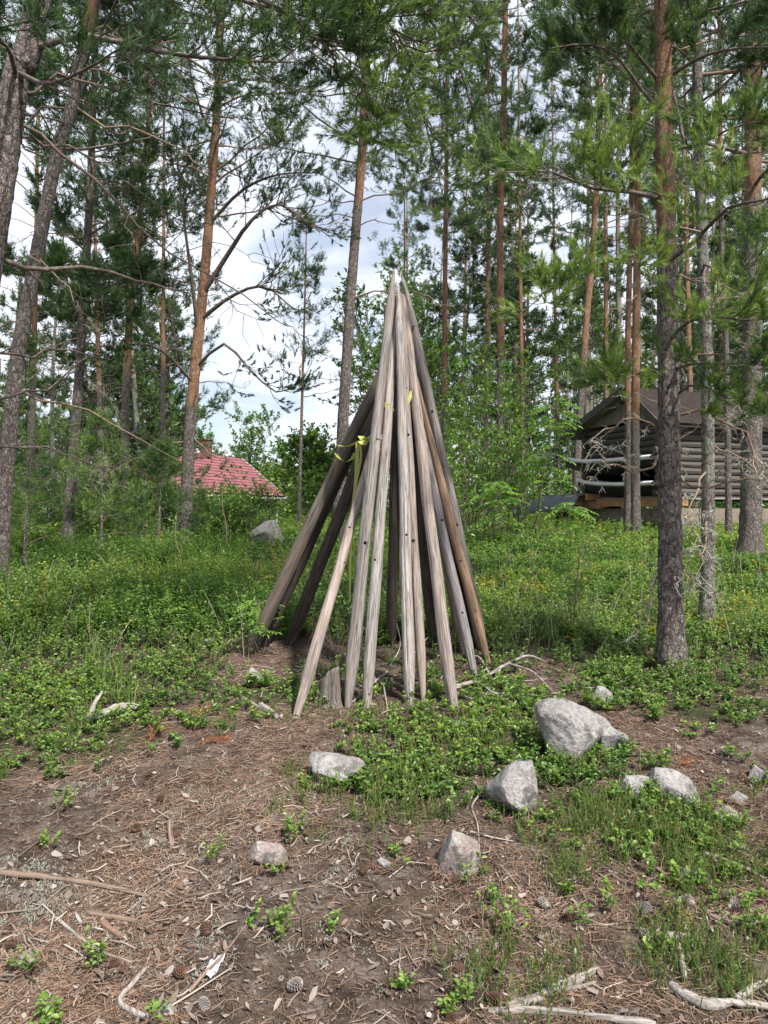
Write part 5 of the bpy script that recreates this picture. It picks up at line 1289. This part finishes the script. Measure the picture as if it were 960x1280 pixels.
def scrap():
    g0 = ground(268, 1212); mb = MB(); V = []
    for i in range(9):
        for j in range(5):
            a = (i / 8 - .5) * .078; b = (j / 4 - .5) * .026 * (1 - .3 * abs(i / 8 - .5)); x = b * .95 + a * .26; y = a - b * .3
            V.append((x, y, float(terrain(g0[0] + x, g0[1] + y)) - g0[2] + .012 + .006 * math.cos(b * 160 + i * .6) + .004 * math.sin(i * 1.7)))
    i = np.arange(8)[:, None]; j = np.arange(4)[None]
    mb.add(V, np.stack([i * 5 + j, i * 5 + j + 1, (i + 1) * 5 + j + 1, (i + 1) * 5 + j], -1).reshape(-1, 4))
    o = mb.obj('paper_scrap', M['paper'], smooth=True, loc=tuple(g0)); s = o.modifiers.new('thick', 'SOLIDIFY'); s.thickness = .0015
    tag(o, 'narrow crumpled white scrap of litter on the brown needles', 'litter')
scrap()

# pine cones
def cone_mesh():
    mb = MB(); n = 64; H = .036
    tubes(mb, np.array([[0, 0, z] for z in np.linspace(0, H, 8)]), .008 * np.sin(np.linspace(.25, .97, 8) * PI) + .001, 8, .4)
    for k in range(n):
        f = (k + .5) / n; z = H * f; a = k * 2.39996; r = .0155 * math.sin((.12 + .86 * f) * PI) ** .7 + .001
        o = np.array([math.cos(a), math.sin(a), 0]); s = np.array([-math.sin(a), math.cos(a), 0]); w = .0042 * (1.15 - .6 * abs(f - .4))
        up = np.array([0, 0, 1.]) * (.55 * (f - .1) + .1) ; b = np.array([0, 0, z]); tip = b + (o + up) * r
        V = [b - s * w * .5, b + s * w * .5, tip * .7 + b * .3 + s * w, tip + s * w * .6, tip - s * w * .6, tip * .7 + b * .3 - s * w]
        V += [v + np.array([0, 0, .0014]) for v in V]
        mb.add(V, [[0, 3, 2, 1], [0, 5, 4, 3], [6, 7, 8, 9], [6, 9, 10, 11], [1, 2, 8, 7], [2, 3, 9, 8], [3, 4, 10, 9], [4, 5, 11, 10]], .5)
    return mb.mesh('pine_cone')
CM = cone_mesh(); CM.materials.append(M['cone'])
CM2 = CM.copy(); CM2.materials.clear(); CM2.materials.append(plain('grey_cone_scale', (.3, .27, .25), .8, 60, .5, .15))
CONES = [(172, 1039, 0), (217, 1052, 0), (385, 1047, 0), (452, 1097, 0), (22, 1187, 0), (260, 1177, 0), (220, 1222, 0), (77, 972, 0), (197, 1002, 0), (470, 1027, 0), (570, 1219, 0), (562, 1274, 0), (715, 1150, 0), (150, 1210, 0), (610, 1255, 0),
         (252, 1258, 1), (360, 1240, 1), (867, 1137, 1), (912, 1135, 1), (685, 1140, 1), (810, 1137, 1)]
for px, py, g_ in CONES:
    o = bpy.data.objects.new('pine_cone', CM2 if g_ else CM); COL.objects.link(o)
    g0 = ground(px, py); o.location = (g0[0], g0[1], g0[2] + .012)
    o.rotation_euler = (random.uniform(.9, 1.9), random.uniform(-.4, .4), random.uniform(0, 6.3)); s = random.uniform(.65, 1.0); o.scale = (s, s, s)
    tag(o, 'weathered grey open pine cone lying on the litter' if g_ else 'dark brown pine cone lying among the fallen needles', 'pine cone', 'fallen grey pine cones' if g_ else 'fallen brown pine cones')

# orange dead pine sprigs
for lab, px, py, rz in (('rust orange dead sprig sticking up at the edge of the left shrubs', 180, 938, 1.4), ('rust orange dead sprig above the bare soil left of the whitish stone', 228, 897, .4), ('rust orange dead sprig right of the whitish stone', 264, 915, 2.5), ('fallen orange sprig below the right row of shrubs', 845, 965, .9), ('faded orange sprig lowest of the sprigs by the left shrubs', 236, 932, .2)):
    g0 = ground(px, py); t = thing('dead_sprig', lab, 'dead sprig', tuple(g0))
    wd = MB(); nd = MB(); m = 5
    P = rays(np.zeros((1, 3)) + np.array([0, 0, .008]), np.array([[math.cos(rz), math.sin(rz), .5 if rz > 1 else .15]]), np.array([.13]), 5, .1, 0, .05)
    tubes(wd, P, np.linspace(.002, .0008, 5)[None], 4, .3)
    q, tg = along(P, np.linspace(.2, 1, m)[None]); d = turn(tg, .3, .9, 1.)[0]; d[:, 2] = np.abs(d[:, 2]) * .6
    needles(nd, q[0], d, np.full(m, .05), 26, .032, .0028, .5)
    wd.obj('stem', M['branch'], t); nd.obj('needle_tuft', M['dead_needle'], t)

# single berry sprigs on the bare soil
SPR = [('sprig beside the oval pinkish stone', 366, 1040, 46, 34), ('leafy sprig alone on the needles left of the white scrap', 352, 1152, 52, 30), ('fullest bright green sprig on bare soil below the pinkish triangular stone', 641, 1152, 44, 54), ('small sprig at the very bottom in the middle', 502, 1238, 26, 14),
       ('two shoot sprig by the bottom cone', 576, 1246, 30, 40), ('sprig with cones left of the wavy root thread', 495, 1063, 20, 14), ('tiny sprig right of the pinkish triangular stone', 712, 1116, 16, 14), ('sprig left of the broad grey stone with flat face', 628, 1014, 18, 28), ('sprig right of the dark standing stick end', 268, 1072, 26, 34),
       ('light green sprig near the left frame edge', 80, 1002, 34, 26), ('small sprig at the left frame edge above the tan branch', 56, 1054, 22, 16), ('sprig with reddish leaves in the lower left lichen', 120, 1196, 36, 36), ('low sprig in the lower left corner', 62, 1272, 50, 26), ('sprig alone right of the long branch', 420, 1158, 22, 14),
       ('sprig at the right frame edge below the pale bare branch', 905, 1092, 34, 28), ('sprig among the row of small stones', 898, 990, 22, 24), ('round sprig in front of the sloping grey stone', 828, 950, 34, 26), ('sprig at the foot of the stump', 390, 880, 34, 26), ('sprig between broad middle pole and long sharpened foot', 522, 890, 34, 22), ('sprig beside the flat grey lichen stone', 470, 935, 40, 30), ('sprig in the soil left of the forked root', 560, 1268, 30, 16), ('sprig growing on the soil right of the board', 935, 1140, 26, 24)]
for lab, px, py, w, h in SPR:
    g0 = ground(px, py + h * .3); d = g0[1]; W = w / F * d; Hh = min(h / F * d, .11)
    t = thing('berry_sprig', 'green lingonberry ' + lab, 'berry sprig', tuple(g0), 0, 'berry sprigs on the bare soil')
    lf = MB(); wd = MB(); ns = max(4, int(w / 4)); P = np.stack([RNG.normal(0, W * .2, ns), RNG.normal(0, W * .22, ns), np.zeros(ns)], -1); P[:, 2] = terrain(P[:, 0] + g0[0], P[:, 1] + g0[1]) - g0[2]
    top = P + np.stack([RNG.normal(0, .012, ns), RNG.normal(0, .012, ns), RNG.uniform(.35, .9, ns) * Hh + .012], -1)
    tubes(wd, np.stack([P, (P + top) / 2 + RNG.normal(0, .003, P.shape), top], 1), np.broadcast_to(np.array([.0012, .001, .0007]), (ns, 3)), 4, .4)
    m = 9; tq = RNG.uniform(.3, 1.05, (ns, m)); q = P[:, None] + (top - P)[:, None] * tq[..., None]
    az = RNG.uniform(0, 2 * PI, (ns, m)); el = RNG.uniform(.0, .8, (ns, m)); dv = np.stack([np.cos(az) * np.cos(el), np.sin(az) * np.cos(el), np.sin(el)], -1)
    L = RNG.uniform(.011, .02, (ns, m)).ravel()
    leaves(lf, q.reshape(-1, 3), dv.reshape(-1, 3), (np.array([0, 0, 1.]) + RNG.normal(0, .3, dv.shape)).reshape(-1, 3), L, L * .62, np.clip(RNG.normal(.68, .13, ns * m), 0, .9))
    wd.obj('stem', M['twig'], t); lf.obj('leaf_cluster', M['leaf'], t)

# ------------------------------------------------------------------ light, sky, camera
SUN = unit(np.array([.38, -.52, .85])); EL = math.asin(SUN[2]); ROT = math.atan2(SUN[0], SUN[1])
w = bpy.data.worlds.new('World'); SC.world = w; w.use_nodes = True
nt = w.node_tree; nt.nodes.clear(); g = N(nt)
sky = g.n('ShaderNodeTexSky', sky_type='NISHITA', sun_disc=False, sun_elevation=EL, sun_rotation=ROT)
tc = g.n('ShaderNodeTexCoord').outputs['Generated']
sep = g.n('ShaderNodeSeparateXYZ', {0: tc})
zz = g.math('ADD', g.math('MAXIMUM', sep.outputs['Z'], 0.), .22)
cv = g.n('ShaderNodeCombineXYZ', {'X': g.math('DIVIDE', sep.outputs['X'], zz), 'Y': g.math('DIVIDE', sep.outputs['Y'], zz), 'Z': .3}).outputs[0]
cn = g.noise(cv, 1.7, 7, .58, .25)
shade = g.noise(cv, 3.3, 6, .6)
cloud = g.mix(shade, (6.4, 7.0, 8.4), (9.0, 9.3, 10.0))
cc = g.mix(g.ramp(cn, [(.38, .45), (.52, 1.)]), sky.outputs[0], cloud)
bg = g.n('ShaderNodeBackground', {'Color': cc, 'Strength': .07}); wo = g.n('ShaderNodeOutputWorld'); nt.links.new(bg.outputs[0], wo.inputs[0])
sl = bpy.data.lights.new('sun', 'SUN'); sl.energy = 4.1; sl.angle = math.radians(3.5); sl.color = (1, .95, .88)
so = bpy.data.objects.new('sun', sl); COL.objects.link(so); so.rotation_euler = Vector(SUN).to_track_quat('Z', 'Y').to_euler()
cd = bpy.data.cameras.new('camera'); cam = bpy.data.objects.new('camera', cd); COL.objects.link(cam)
cd.sensor_fit = 'VERTICAL'; cd.sensor_height = 36; cd.sensor_width = 27; cd.lens = 36 * F / 1280; cd.clip_end = 2000; cd.clip_start = .05
cam.location = (0, 0, CAMZ); cam.rotation_euler = (PI / 2, 0, 0)
SC.camera = cam
SC.view_settings.view_transform = 'Standard'; SC.view_settings.look = 'None'; SC.view_settings.exposure = 1.04; SC.view_settings.gamma = 1
SC.view_settings.use_curve_mapping = False
SC.render.engine = 'CYCLES'
c = SC.cycles; c.max_bounces = 5; c.diffuse_bounces = 3; c.glossy_bounces = 2; c.transmission_bounces = 3; c.use_denoising = True; c.caustics_reflective = False; c.caustics_refractive = False
c.use_adaptive_sampling = True; c.adaptive_threshold = .02
